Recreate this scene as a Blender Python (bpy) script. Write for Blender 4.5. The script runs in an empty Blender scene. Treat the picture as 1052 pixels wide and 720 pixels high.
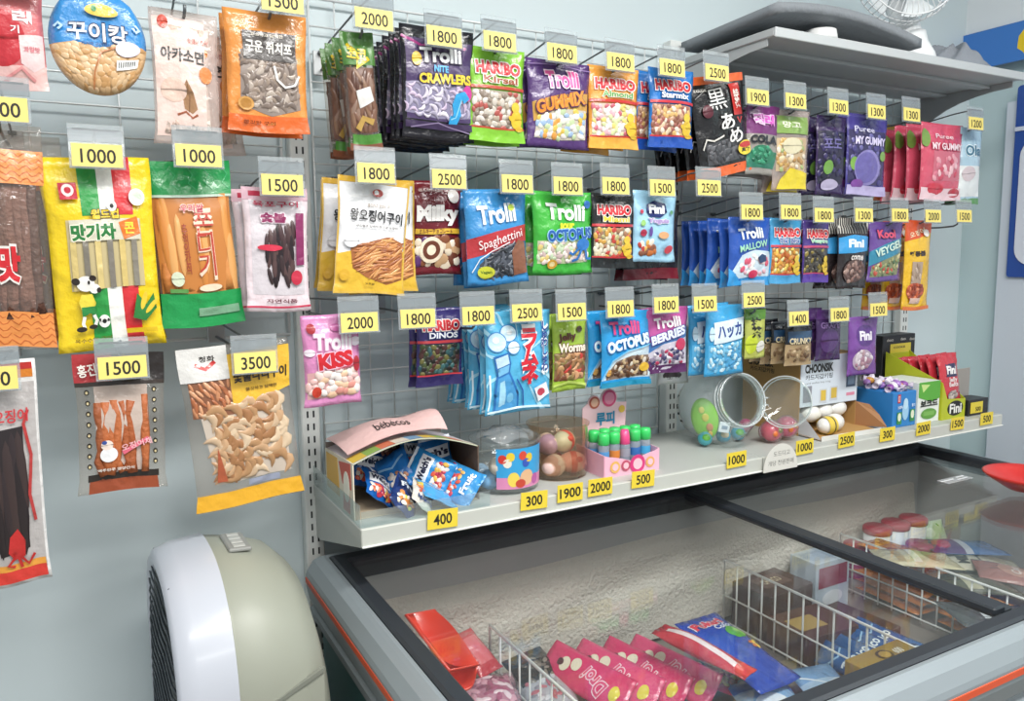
import bpy, bmesh, math, random
from mathutils import Vector, Matrix, Euler
from mathutils.geometry import tessellate_polygon
PI = math.pi
SC = bpy.context.scene
COL = SC.collection
R_ = math.radians

# ------------------------------------------------------------------ camera
FPX, PITCH, YAW, ROLL = 798.2, R_(6.722), R_(28.585), R_(-.601)
CAM = Vector((-.3649, -1.4916, 1.45))
FWD = Vector((math.sin(YAW)*math.cos(PITCH), math.cos(YAW)*math.cos(PITCH), -math.sin(PITCH)))
_r = Vector((math.cos(YAW), -math.sin(YAW), 0)); _u = _r.cross(FWD)
RGT = _r*math.cos(ROLL)+_u*math.sin(ROLL); UPV = -_r*math.sin(ROLL)+_u*math.cos(ROLL)
cd = bpy.data.cameras.new('camera'); cam = bpy.data.objects.new('camera', cd); COL.objects.link(cam)
cd.sensor_width = 36; cd.sensor_fit = 'HORIZONTAL'; cd.lens = FPX/1052*36; cd.clip_start = .02
m3 = Matrix((RGT, UPV, -FWD)).transposed()
cam.matrix_world = Matrix.Translation(CAM) @ m3.to_4x4()
SC.camera = cam

def at(px, py, **k):
    """point of the photograph on a plane X=, Y= or Z= of the room"""
    d = RGT*((px-526)/FPX)+UPV*((360-py)/FPX)+FWD
    n = list(k)[0]; i = 'XYZ'.index(n); t = (k[n]-CAM[i])/d[i]
    return CAM+d*t

# ------------------------------------------------------------------ light
SC.view_settings.view_transform = 'Standard'; SC.view_settings.look = 'None'
SC.view_settings.gamma = 1; SC.view_settings.use_curve_mapping = False
SC.view_settings.exposure = 0.0
w = bpy.data.worlds.new('world'); SC.world = w; w.use_nodes = True
w.node_tree.nodes['Background'].inputs[0].default_value = (.88, .95, 1, 1)
w.node_tree.nodes['Background'].inputs[1].default_value = .48
SC.cycles.max_bounces = 10; SC.cycles.transparent_max_bounces = 24
SC.cycles.use_denoising = True
SC.cycles.sample_clamp_indirect = 4
def area(loc, sx, sy, power, rot=(0, 0, 0), colr=(1, .98, .95)):
    l = bpy.data.lights.new('overhead_area_light', 'AREA'); l.shape = 'RECTANGLE'; l.size = sx; l.size_y = sy
    l.energy = power; l.color = colr
    o = bpy.data.objects.new('overhead_area_light', l); o.location = loc; o.rotation_euler = rot; COL.objects.link(o)
    return o
area((.35, -1.4, 2.62), 1.3, .3, 41)
area((1.75, -1.3, 2.62), 1.3, .3, 10)
area((-.7, -1.7, 2.62), 1.3, .3, 18)
area((.6, -2.6, 2.62), 1.3, .3, 24)
area((-.5, -3.9, 2.62), 1.3, .3, 26)  # added light far behind the camera, puts highlights on the bag film
area((1.6, -3.9, 2.62), 1.3, .3, 18)  # its added partner on the right, also only for film highlights

# ------------------------------------------------------------------ materials
def lin(h):
    h = h.lstrip('#')
    c = [int(h[i:i+2], 16)/255 for i in (0, 2, 4)]
    return tuple((x/12.92 if x <= .04045 else ((x+.055)/1.055)**2.4) for x in c)+(1,)
_M = {}
def _new(name):
    m = bpy.data.materials.new(name); m.use_nodes = True
    return m, m.node_tree.nodes, m.node_tree.links, m.node_tree.nodes['Principled BSDF']
def mat(h, rough=.5, metal=0, coat=0, bump=0, bscale=60, var=0, vscale=8, spec=.5):
    k = ('p', h, rough, metal, coat, bump, bscale, var, vscale, spec)
    if k in _M: return _M[k]
    m, N, L, b = _new('surface_'+h.strip('#'))
    b.inputs['Base Color'].default_value = lin(h); b.inputs['Roughness'].default_value = rough
    b.inputs['Metallic'].default_value = metal; b.inputs['Coat Weight'].default_value = coat
    b.inputs['Coat Roughness'].default_value = .12; b.inputs['Specular IOR Level'].default_value = spec
    if bump or var:
        tc = N.new('ShaderNodeTexCoord')
    if bump:
        t = N.new('ShaderNodeTexNoise'); t.inputs['Scale'].default_value = bscale; t.inputs['Detail'].default_value = 4
        L.new(tc.outputs['Object'], t.inputs['Vector'])
        bp = N.new('ShaderNodeBump'); bp.inputs['Strength'].default_value = bump; bp.inputs['Distance'].default_value = .01
        L.new(t.outputs['Fac'], bp.inputs['Height']); L.new(bp.outputs['Normal'], b.inputs['Normal'])
    if var:
        t = N.new('ShaderNodeTexNoise'); t.inputs['Scale'].default_value = vscale; t.inputs['Detail'].default_value = 5
        L.new(tc.outputs['Object'], t.inputs['Vector'])
        mx = N.new('ShaderNodeMix'); mx.data_type = 'RGBA'
        c = lin(h); mx.inputs['A'].default_value = tuple(x*(1-var) for x in c[:3])+(1,)
        mx.inputs['B'].default_value = tuple(min(1, x*(1+var)) for x in c[:3])+(1,)
        L.new(t.outputs['Fac'], mx.inputs['Factor']); L.new(mx.outputs['Result'], b.inputs['Base Color'])
    _M[k] = m
    return m
def _crease(m, amt):     # sharp creases of thin film
    N, L = m.node_tree.nodes, m.node_tree.links; b = N['Principled BSDF']
    if 'crease' in N: return m
    tc = N.new('ShaderNodeTexCoord'); t = N.new('ShaderNodeTexNoise'); t.name = 'crease'; t.noise_type = 'RIDGED_MULTIFRACTAL'
    t.inputs['Scale'].default_value = 24; t.inputs['Detail'].default_value = 3; t.inputs['Distortion'].default_value = .6
    L.new(tc.outputs['Object'], t.inputs['Vector'])
    bp = N.new('ShaderNodeBump'); bp.inputs['Strength'].default_value = amt; bp.inputs['Distance'].default_value = .02
    old = b.inputs['Normal'].links
    if old: L.new(old[0].from_socket, bp.inputs['Normal'])
    L.new(t.outputs['Fac'], bp.inputs['Height']); L.new(bp.outputs['Normal'], b.inputs['Normal']); L.new(bp.outputs['Normal'], b.inputs['Coat Normal'])
    return m
def film(h):      # printed plastic film, crinkled and glossy
    return _crease(mat(h, .26, 0, .5, .42, 42), .3)
def ink(h):       # print on the film: same gloss as the film
    return _crease(mat(h, .28, 0, .4, .36, 42), .3)
def candy(h):
    return mat(h, .3, 0, .3)
def clear(tint='#ffffff', body=.06, gloss=.9, rough=.04, milk='#ffffff', bump=0):
    """clear plastic: see-through, fresnel gloss, a little milky body"""
    k = ('c', tint, body, gloss, rough, milk, bump)
    if k in _M: return _M[k]
    m, N, L, b = _new('clear_plastic')
    N.remove(b); out = N['Material Output']
    tr = N.new('ShaderNodeBsdfTransparent'); tr.inputs[0].default_value = lin(tint)
    df = N.new('ShaderNodeBsdfDiffuse'); df.inputs[0].default_value = lin(milk)
    gl = N.new('ShaderNodeBsdfGlossy'); gl.inputs['Roughness'].default_value = rough
    fr = N.new('ShaderNodeLayerWeight'); fr.inputs['Blend'].default_value = .5     # Schlick fresnel, the same from both sides
    pw = N.new('ShaderNodeMath'); pw.operation = 'POWER'; pw.inputs[1].default_value = 5
    ma = N.new('ShaderNodeMath'); ma.operation = 'MULTIPLY_ADD'; ma.inputs[1].default_value = .95; ma.inputs[2].default_value = .035
    mu = N.new('ShaderNodeMath'); mu.operation = 'MULTIPLY'; mu.inputs[1].default_value = gloss
    m1 = N.new('ShaderNodeMixShader'); m1.inputs[0].default_value = body
    m2 = N.new('ShaderNodeMixShader')
    L.new(tr.outputs[0], m1.inputs[1]); L.new(df.outputs[0], m1.inputs[2])
    L.new(fr.outputs['Facing'], pw.inputs[0]); L.new(pw.outputs[0], ma.inputs[0]); L.new(ma.outputs[0], mu.inputs[0]); L.new(mu.outputs[0], m2.inputs[0])
    L.new(m1.outputs[0], m2.inputs[1]); L.new(gl.outputs[0], m2.inputs[2]); L.new(m2.outputs[0], out.inputs[0])
    if bump:
        tc = N.new('ShaderNodeTexCoord'); t = N.new('ShaderNodeTexNoise'); t.inputs['Scale'].default_value = 30
        t.inputs['Detail'].default_value = 3
        L.new(tc.outputs['Object'], t.inputs['Vector'])
        bp = N.new('ShaderNodeBump'); bp.inputs['Strength'].default_value = bump; bp.inputs['Distance'].default_value = .02
        L.new(t.outputs['Fac'], bp.inputs['Height'])
        L.new(bp.outputs['Normal'], gl.inputs['Normal']); L.new(bp.outputs['Normal'], fr.inputs['Normal'])
    _M[k] = m
    return m

# ------------------------------------------------------------------ mesh building
def rot3(rx=0, ry=0, rz=0): return Euler((rx, ry, rz)).to_matrix().to_4x4()
class MB:
    def __init__(s): s.v = []; s.f = []; s.m = []; s.s = []; s.mats = []
    def mi(s, m):
        if m not in s.mats: s.mats.append(m)
        return s.mats.index(m)
    def add(s, vs, fs, m, smooth=False, M=None):
        o = len(s.v); i = s.mi(m)
        if M is not None: vs = [M @ Vector(v) for v in vs]
        s.v.extend(tuple(v) for v in vs)
        for f in fs: s.f.append([o+a for a in f]); s.m.append(i); s.s.append(smooth)
        return s
    def box(s, c, d, m, b=.0012, M=None):
        hx, hy, hz = d[0]/2, d[1]/2, d[2]/2; b = min(b, hx*.6, hy*.6, hz*.6)
        vs = []; ix = {}
        for sx in (-1, 1):
            for sy in (-1, 1):
                for sz in (-1, 1):
                    for a in range(3):
                        p = [sx*(hx-b), sy*(hy-b), sz*(hz-b)]
                        p[a] = (sx*hx, sy*hy, sz*hz)[a]
                        ix[sx, sy, sz, a] = len(vs); vs.append((c[0]+p[0], c[1]+p[1], c[2]+p[2]))
        fs = []
        for a in range(3):
            o = [k for k in range(3) if k != a]
            for sg in (-1, 1):
                q = []
                for t in ((-1, -1), (1, -1), (1, 1), (-1, 1)):
                    k = [0, 0, 0]; k[a] = sg; k[o[0]] = t[0]; k[o[1]] = t[1]; q.append(ix[k[0], k[1], k[2], a])
                fs.append(q)
            for s1 in (-1, 1):
                for s2 in (-1, 1):
                    k0 = [0, 0, 0]; k0[o[0]] = s1; k0[o[1]] = s2; k1 = list(k0); k0[a] = -1; k1[a] = 1
                    fs.append([ix[(*k0, o[0])], ix[(*k1, o[0])], ix[(*k1, o[1])], ix[(*k0, o[1])]])
        for sx in (-1, 1):
            for sy in (-1, 1):
                for sz in (-1, 1): fs.append([ix[sx, sy, sz, a] for a in range(3)])
        return s.add(vs, fs, m, False, M)
    def tube(s, pts, r, m, n=8, M=None, closed=False, cap=True):
        pts = [Vector(p) for p in pts]; N = len(pts); vs = []; fs = []
        ref = None
        for i, p in enumerate(pts):
            if closed: t = pts[(i+1) % N]-pts[i-1]
            else: t = pts[min(i+1, N-1)]-pts[max(i-1, 0)]
            t.normalize()
            if ref is None:
                ref = Vector((0, 0, 1)) if abs(t.z) < .9 else Vector((1, 0, 0))
            a = (ref-t*ref.dot(t))
            if a.length < 1e-6: a = t.orthogonal()
            a.normalize(); ref = a; b = t.cross(a)
            rr = r[i] if isinstance(r, (list, tuple)) else r
            for k in range(n):
                th = 2*PI*k/n; vs.append(p+(a*math.cos(th)+b*math.sin(th))*rr)
        for i in range(N if closed else N-1):
            j = (i+1) % N
            for k in range(n): fs.append([i*n+k, i*n+(k+1) % n, j*n+(k+1) % n, j*n+k])
        if cap and not closed: fs.append(list(range(n))[::-1]); fs.append([(N-1)*n+k for k in range(n)])
        return s.add(vs, fs, m, True, M)
    def lathe(s, prof, m, n=32, M=None, smooth=True):
        vs = []; fs = []
        for (r, z) in prof:
            for k in range(n): th = 2*PI*k/n; vs.append((r*math.cos(th), r*math.sin(th), z))
        for i in range(len(prof)-1):
            for k in range(n): fs.append([i*n+k, i*n+(k+1) % n, (i+1)*n+(k+1) % n, (i+1)*n+k])
        return s.add(vs, fs, m, smooth, M)
    def ball(s, c, r, m, n=14, M=None):
        if not isinstance(r, (tuple, list)): r = (r, r, r)
        T = Matrix.Translation(c) @ (M if M is not None else Matrix()) @ Matrix.Diagonal((*r, 1))
        h = n//2
        return s.lathe([(max(1e-4, math.sin(PI*i/h)), -math.cos(PI*i/h)) for i in range(h+1)], m, n, T)
    def prism(s, poly, h0, h1, m, M=None, smooth=False):
        """polygon in xy, from z=h0 to z=h1"""
        n = len(poly); vs = [(x, y, h0) for x, y in poly]+[(x, y, h1) for x, y in poly]
        fs = [[i, (i+1) % n, n+(i+1) % n, n+i] for i in range(n)]
        tri = tessellate_polygon([[Vector((x, y, 0)) for x, y in poly]])
        for t in tri: fs.append(list(t)[::-1]); fs.append([n+a for a in t])
        return s.add(vs, fs, m, smooth, M)
    def grid(s, fn, nu, nv, m, smooth=True, M=None):
        vs = [fn(i/nu, j/nv) for j in range(nv+1) for i in range(nu+1)]
        fs = [[j*(nu+1)+i, j*(nu+1)+i+1, (j+1)*(nu+1)+i+1, (j+1)*(nu+1)+i] for j in range(nv) for i in range(nu)]
        return s.add(vs, fs, m, smooth, M)
    def text(s, t, m, w, h, M, depth=0, off=.012, up=0):
        v, f = glyphs(t, off)
        vs = [(x*w, y*h, up) for x, y in v]
        return s.add(vs, f, m, False, M)
    def build(s, name, parent=None, loc=(0, 0, 0), recalc=True):
        me = bpy.data.meshes.new(name); me.from_pydata(s.v, [], s.f)
        for m in s.mats: me.materials.append(m)
        me.polygons.foreach_set('material_index', s.m); me.polygons.foreach_set('use_smooth', s.s)
        if recalc:
            bm = bmesh.new(); bm.from_mesh(me); bmesh.ops.recalc_face_normals(bm, faces=bm.faces); bm.to_mesh(me); bm.free()
        me.update()
        o = bpy.data.objects.new(name, me); COL.objects.link(o); o.location = loc
        if parent is not None: o.parent = parent
        return o
def tag(o, label, cat, group=None):
    o['label'] = label; o['category'] = cat
    if group: o['group'] = group
    return o
def thing(name, label, cat, loc=(0, 0, 0), rz=0, group=None):
    o = bpy.data.objects.new(name, None); COL.objects.link(o); o.empty_display_size = .03
    o.location = loc; o.rotation_euler = (0, 0, rz)
    return tag(o, label, cat, group)
def struct(o): o['kind'] = 'structure'; return o
def dup(root, label=None, loc=None):
    r = root.copy(); COL.objects.link(r)
    if label: r['label'] = label
    if loc is not None: r.location = loc
    for ch in list(root.children):
        c = ch.copy(); COL.objects.link(c); c.parent = r
        for g in list(ch.children):
            d = g.copy(); COL.objects.link(d); d.parent = c
    return r
# letters as flat outlines scaled to a unit box centred on the origin
_G = {}; _fc = bpy.data.curves.new('letters', 'FONT'); _fo = bpy.data.objects.new('letters', _fc)
def glyphs(t, off=.012):
    if (t, off) in _G: return _G[t, off]
    _fc.body = t; _fc.size = 1; _fc.offset = off; _fc.resolution_u = 3; _fc.align_x = 'CENTER'; _fc.space_line = .78
    me = _fo.to_mesh()
    v = [(p.co.x, p.co.y) for p in me.vertices]; f = [list(p.vertices) for p in me.polygons]
    _fo.to_mesh_clear()
    if v:
        x0 = min(a for a, _ in v); x1 = max(a for a, _ in v); y0 = min(b for _, b in v); y1 = max(b for _, b in v)
        v = [((a-(x0+x1)/2)/max(1e-6, x1-x0), (b-(y0+y1)/2)/max(1e-6, y1-y0)) for a, b in v]
    _G[t, off] = (v, f)
    return v, f

# ------------------------------------------------------------------ bags
def clamp(x, a=0., b=1.): return max(a, min(b, x))
def sstep(x): x = clamp(x); return x*x*(3-2*x)
class Bag:
    """a filled pouch: front and back film, the print drawn in u (left-right) and v (top-bottom) and laid on the film"""
    def __init__(s, w, h, T=.012, seal=.1, seed=0, wr=.0012, nu=14, nv=20, lo=.92, puff=.05, oval=False):
        s.w, s.h, s.T, s.seal, s.wr, s.nu, s.nv, s.lo, s.puff, s.oval = w, h, T, seal, wr, nu, nv, lo, puff, oval
        rd = random.Random(seed); s.rd = rd; s.shift = 0
        s.ph = [rd.uniform(0, 6.28) for _ in range(8)]; s.k = [rd.uniform(14, 26) for _ in range(4)]
    def bulge(s, u, v):
        if s.oval:
            r2 = ((2*u-1)**2+(2*v-1)**2); return max(0., 1-r2**1.6)**.6
        a = max(0., 1-abs(2*u-1)**2.4)**.8
        x = clamp((v-s.seal)/(s.lo-s.seal)); c = math.sin(PI*x**.75)**.75 if 0 < x < 1 else 0
        return a*c
    def sx(s, u):
        u = clamp(u); return u-s.shift*4*u*(1-u)
    def wrk(s, u, v):
        if s.oval: return 0
        e = math.exp(-((v-s.seal-.03)/.1)**2)*math.sin(s.k[0]*u+s.ph[0])+math.exp(-((v-s.lo+.03)/.08)**2)*math.sin(s.k[1]*u+s.ph[1])
        e += .6*math.sin(7*u+5*v+s.ph[2])*math.sin(9*v-4*u+s.ph[3])
        return e*s.wr
    def S(s, u, v, d=0, back=False):
        b = s.bulge(u, v)
        e = sstep((v-s.seal*.5)/.3)*sstep((1-v)/.12)
        x = (u-.5)*s.w*(1-s.puff*e)+s.w*.006*math.sin(6*v+s.ph[4])
        z = -v*s.h+s.h*.008*math.sin(5*u+s.ph[5])*(1 if v > .5 else .4)
        if s.oval:
            a, c = 2*u-1, 2*v-1   # square to disc
            x = s.w/2*a*math.sqrt(max(0, 1-c*c/2)); z = -s.h/2-s.h/2*c*math.sqrt(max(0, 1-a*a/2))
            b = max(0., 1-(max(abs(a), abs(c)))**6)**.7
        y = -s.T*b+s.wrk(u, v)-d
        if back: y = s.T*.8*b+s.wrk(u, v)+.0009
        return (x, y, z)
    def pouch(s, parent, m, name='pouch', regions=None):
        mb = MB(); nu, nv = s.nu, s.nv; vs = []; fs = []; mi = []
        ms = m if isinstance(m, list) else [m]
        for bk in (0, 1):
            for j in range(nv+1):
                for i in range(nu+1): vs.append(s.S(i/nu, j/nv, 0, bk))
        n1 = (nu+1)*(nv+1)
        for j in range(nv):
            for i in range(nu):
                a = j*(nu+1)+i; fs.append([a, a+1, a+nu+2, a+nu+1][::-1]); b = a+n1; fs.append([b, b+1, b+nu+2, b+nu+1])
        for j in range(nv):
            for i in (0, nu):
                a = j*(nu+1)+i; fs.append([a, a+nu+1, a+nu+1+n1, a+n1])
        for i in range(nu):
            for j in (0, nv):
                a = j*(nu+1)+i; fs.append([a, a+1, a+1+n1, a+n1])
        mb.add(vs, fs, ms[0], True)
        return mb.build(name, parent)
    # 2-D pieces are cut along the film's own grid and lifted onto it
    def drape(s, mb, vs2, fs, m, d, cut=True):
        bm = bmesh.new(); vv = [bm.verts.new((x, y, 0)) for x, y in vs2]
        for f in fs:
            try: bm.faces.new([vv[i] for i in f])
            except ValueError: pass
        if cut:
            xs = [v.co.x for v in bm.verts]; ys = [v.co.y for v in bm.verts]
            for i in range(1, s.nu):
                c = i/s.nu
                if min(xs)+.005 < c < max(xs)-.005:
                    bmesh.ops.bisect_plane(bm, geom=bm.verts[:]+bm.edges[:]+bm.faces[:], plane_co=(c, 0, 0), plane_no=(1, 0, 0))
            for j in range(1, s.nv):
                c = j/s.nv
                if min(ys)+.005 < c < max(ys)-.005:
                    bmesh.ops.bisect_plane(bm, geom=bm.verts[:]+bm.edges[:]+bm.faces[:], plane_co=(0, c, 0), plane_no=(0, 1, 0))
        bm.verts.index_update()
        P = [s.S(s.sx(v.co.x), clamp(v.co.y), d) for v in bm.verts]
        F = [[v.index for v in f.verts] for f in bm.faces]
        bm.free(); mb.add(P, F, m, True)
    def _poly(s, mb, pts, m, d):
        tri = tessellate_polygon([[Vector((x, y, 0)) for x, y in pts]])
        s.drape(mb, pts, [list(t) for t in tri], m, d)
    def draw(s, parent, layers):
        """('r',u0,v0,u1,v1,c) ('p',pts,c) ('e',u,v,ru,rv,c,rot) ('l',pts,width,c) ('t',text,u,v,w,h,c,{..}) ('w',pts,base,cols,n,size,{..})"""
        art, let, win = MB(), MB(), MB(); asp = s.w/s.h; d = .0003
        hi = 0
        for L in layers:
            d += .00014; k = L[0]; d += hi if k != 'w' else 0; hi = 0
            if k == 'w': hi = .0021
            if k == 'r': _, a, b, c, e, h = L; s._poly(art, [(a, b), (c, b), (c, e), (a, e)], ink(h), d)
            elif k == 'p': s._poly(art, L[1], ink(L[2]), d)
            elif k == 'e':
                _, u, v, ru, rv, h = L[:6]; ro = L[6] if len(L) > 6 else 0
                pts = []
                for i in range(28):
                    x = ru*math.cos(2*PI*i/28)*s.w; y = rv*math.sin(2*PI*i/28)*s.h
                    pts.append((u+(x*math.cos(ro)-y*math.sin(ro))/s.w, v+(x*math.sin(ro)+y*math.cos(ro))/s.h))
                s._poly(art, pts, ink(h), d)
            elif k == 'l':
                _, pts, wd, h = L; q = []
                P = [Vector((x*s.w, y*s.h)) for x, y in pts]; lf, rt = [], []
                for i, p in enumerate(P):
                    t = (P[min(i+1, len(P)-1)]-P[max(0, i-1)]).normalized(); nn = Vector((-t.y, t.x))*wd/2
                    lf.append(p+nn); rt.append(p-nn)
                vs = [(p.x/s.w, p.y/s.h) for p in lf+rt]; n = len(P)
                s.drape(art, vs, [[i, i+1, n+i+1, n+i] for i in range(n-1)], ink(h), d)
            elif k == 't':
                _, t, u, v, tw, th, h = L[:7]; o = L[7] if len(L) > 7 else {}
                ro = R_(o.get('rot', 0)); sh = o.get('shear', 0); arc = o.get('arc', 0)
                for pas in ((1, 0) if 'out' in o else (0,)):
                    off = o.get('b', .022)+(o.get('ow', .05) if pas else 0)
                    gv, gf = glyphs(t, off); ex = 1+(.045 if pas else 0)
                    vs = []
                    for x, y in gv:
                        X = x*tw*s.w*ex; Y = -y*th*s.h*(ex+(.1 if pas else 0))-sh*x*th*s.h+arc*(x*x*4-.4)*th*s.h
                        vs.append((u+(X*math.cos(ro)-Y*math.sin(ro))/s.w, v+(X*math.sin(ro)+Y*math.cos(ro))/s.h))
                    s.drape(let, vs, gf, ink(o['out'] if pas else h), d+(0 if pas else .00025))
                d += .0003
            elif k == 'w':
                _, pts, base, cols, n, size = L[:6]; o = L[6] if len(L) > 6 else {}
                if 'part' not in o: n = int(n*1.6); size *= .82
                if base: s._poly(win, pts, mat(base, .35, 0, .3), d)
                s.pieces(win, pts, cols, n, size, o, d)
        if art.f: art.build('artwork', parent, recalc=False)
        if win.f: win.build(layers_name(layers), parent, recalc=False)
        if let.f: let.build('lettering', parent, recalc=False)
    def pieces(s, mb, pts, cols, n, size, o, d):
        rd = s.rd; us = [p[0] for p in pts]; vs = [p[1] for p in pts]
        def inside(x, y):
            c = False; j = len(pts)-1
            for i in range(len(pts)):
                xi, yi = pts[i]; xj, yj = pts[j]
                if (yi > y) != (yj > y) and x < (xj-xi)*(y-yi)/(yj-yi)+xi: c = not c
                j = i
            return c
        asp = o.get('asp', 1.5); hgt = o.get("hgt", .0013); ang = o.get('ang', None); jit = o.get('jit', .5); bend = o.get('bend', 0)
        got = []; tries = 0
        while len(got) < n and tries < n*30:
            tries += 1
            u = rd.uniform(min(us), max(us)); v = rd.uniform(min(vs), max(vs))
            a = size*rd.uniform(.8, 1.2)/2; b = a/asp
            th = rd.uniform(0, PI) if ang is None else R_(ang)+rd.uniform(-jit, jit)
            dx, dy = a*math.cos(th)/s.w*.8, a*math.sin(th)/s.h*.8
            if not (inside(u+dx, v+dy) and inside(u-dx, v-dy) and inside(u, v+.5*b/s.h) and inside(u, v-.5*b/s.h)): continue
            if any(math.hypot((u-x)*s.w, (v-y)*s.h) < size*o.get('gap', .45) for x, y in got): continue
            got.append((u, v)); m = candy(rd.choice(cols)); K = 10
            P = []; d1 = d+.0002+rd.uniform(0, .0007)
            for (rr, hh) in ((1, 0), (.86, .55), (.5, .92)):
                for q in range(K):
                    t = 2*PI*q/K; x, y = a*rr*math.cos(t), b*rr*math.sin(t)
                    y += bend*a*((x/a)**2-.4)*2
                    P.append(s.S(s.sx(u+(x*math.cos(th)-y*math.sin(th))/s.w), clamp(v+(x*math.sin(th)+y*math.cos(th))/s.h), d1+hgt*hh))
            y = -bend*a*.8
            P.append(s.S(s.sx(u+(-y*math.sin(th))/s.w), clamp(v+(y*math.cos(th))/s.h), d1+hgt))
            F = [[r*K+q, r*K+(q+1) % K, (r+1)*K+(q+1) % K, (r+1)*K+q] for r in (0, 1) for q in range(K)]
            F += [[2*K+q, 2*K+(q+1) % K, 3*K] for q in range(K)]
            mb.add(P, F, m, True)
def layers_name(layers):
    for L in layers:
        if L[0] == 'w' and len(L) > 6 and 'part' in L[6]: return L[6]['part']
    return 'candy_window'
def rect(u0, v0, u1, v1): return [(u0, v0), (u1, v0), (u1, v1), (u0, v1)]
def ellp(u, v, ru, rv, n=20): return [(u+ru*math.cos(2*PI*i/n), v+rv*math.sin(2*PI*i/n)) for i in range(n)]

_seed = [0]
ORD = ['second', 'third', 'fourth', 'fifth', 'sixth', 'seventh']
def hang(name, label, cat, r, base, layers, T=.011, Y=-.232, rot=0, yaw=0, stack=0, step=.031, short=None, group=None, bag=None, jx=.004, jr=2.5, dup_dx=0, **kw):
    """a bag hanging by its top edge; r = its left, top, right, bottom in the photograph, at distance Y"""
    _seed[0] += 1; xl, yt, xr, yb = r; cx, cy = (xl+xr)/2, (yt+yb)/2
    w = at(xr, cy, Y=Y).x-at(xl, cy, Y=Y).x; zt = at(cx, yt, Y=Y).z; zb = at(cx, yb, Y=Y).z; X = at(cx, cy, Y=Y).x
    h = zt-zb; ro = R_(rot)
    t = thing(name, label, cat, group=group)
    # the middle of the bag stays where it is seen, the top edge swings
    t.location = (X+math.sin(ro)*h/2, Y, (zt+zb)/2+math.cos(ro)*h/2)
    t.rotation_euler = (0, ro, R_(yaw))
    b = Bag(w, h, T, seed=_seed[0], **kw); b.shift = clamp(.75*T*(X-CAM.x)/(Y-CAM.y)/w, -.02, .09)
    m = base if not isinstance(base, str) else film(base)
    b.pouch(t, m); b.draw(t, layers)
    rd = random.Random(_seed[0]*7+1)
    for k in range(stack):
        c = dup(t, f"{ORD[k]} {short or label} from the front on its hook" )
        c.location = t.location+Vector((rd.uniform(-jx, jx)+dup_dx*(k+1), step*(k+1), rd.uniform(-.004, .003)))
        c.rotation_euler = (0, ro+R_(rd.uniform(-jr, jr)), R_(yaw+rd.uniform(-4, 4)))
        c['group'] = group or (short or label)+' on one hook'
    if stack: t['group'] = group or (short or label)+' on one hook'
    return t
# ------------------------------------------------------------------ the room
WALLC = mat('#cedbde', .55, var=.03, vscale=3)
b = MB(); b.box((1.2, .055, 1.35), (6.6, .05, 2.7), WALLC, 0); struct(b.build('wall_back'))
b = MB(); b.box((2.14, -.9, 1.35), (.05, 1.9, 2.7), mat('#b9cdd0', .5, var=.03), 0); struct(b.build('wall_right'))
b = MB(); b.box((1.2, -2, -.03), (6.6, 5, .06), mat('#8f8b84', .4, var=.1, vscale=5), 0); struct(b.build('floor'))
b = MB(); b.box((1.2, -2, 2.73), (6.6, 5, .06), mat('#eef2f3', .7), 0); struct(b.build('ceiling'))
b = MB(); b.box((2.105, -.5, .95), (.03, .8, 1.9), mat('#ccd4de', .35), .003); struct(b.build('wall_right_panel'))
b = MB(); b.box((2.1, -.3, 2.22), (.045, 1.2, .2), mat('#e9edf0', .4), .004); struct(b.build('trim_1'))
# blue board with a white round-cornered field on the right wall
def rrect(w, h, r, n=6):
    p = []
    for cx, cy, a in ((w/2-r, h/2-r, 0), (-w/2+r, h/2-r, 90), (-w/2+r, -h/2+r, 180), (w/2-r, -h/2+r, 270)):
        for i in range(n+1): t = R_(a+90*i/n); p.append((cx+r*math.cos(t), cy+r*math.sin(t)))
    return p
YZ = Matrix(((0, 0, 1, 0), (1, 0, 0, 0), (0, 1, 0, 0), (0, 0, 0, 1)))    # local xy -> world yz, z -> x
t = thing('sign_board', 'blue board with white rounded field on the right wall', 'sign', (2.0885, -.365, 1.66))
b = MB(); b.prism(rrect(.46, .56, .01), -.008, 0, mat('#2c4f9c', .35), YZ @ Matrix.Translation((0, 0, 0))); b.build('board', t)
b = MB(); b.prism(rrect(.42, .37, .05), -.0115, -.0085, mat('#d9dde8', .4), YZ @ Matrix.Translation((0, -.06, 0))); b.build('white_field', t)
b = MB(); b.prism(rrect(.46, .012, .003), -.0115, -.0085, mat('#cfd6e6', .4), YZ @ Matrix.Translation((0, .155, 0))); b.build('white_line', t)
t = thing('banner', 'blue banner with a yellow patch high on the right wall above the shelf', 'banner', (2.072, -.42, 2.065))
b = MB(); b.prism(rrect(1.1, .11, .006), -.006, 0, mat('#3f7dcc', .35), YZ); b.build('sheet', t)
b = MB(); b.prism([(-.02+.09*math.cos(i/20*2*PI)*(1+.15*math.sin(3*i)), -.02+.075*math.sin(i/20*2*PI)) for i in range(20)], -.0085, -.0065, mat('#f2cf1f', .35), YZ @ Matrix.Translation((.235, .012, 0)) @ Matrix.Scale(.72, 4)); b.build('yellow_patch', t)
# ceiling lamps
for x, y in ((.35, -1.15), (1.75, -1.3), (-.7, -1.7), (.6, -2.6)): pass

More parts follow.
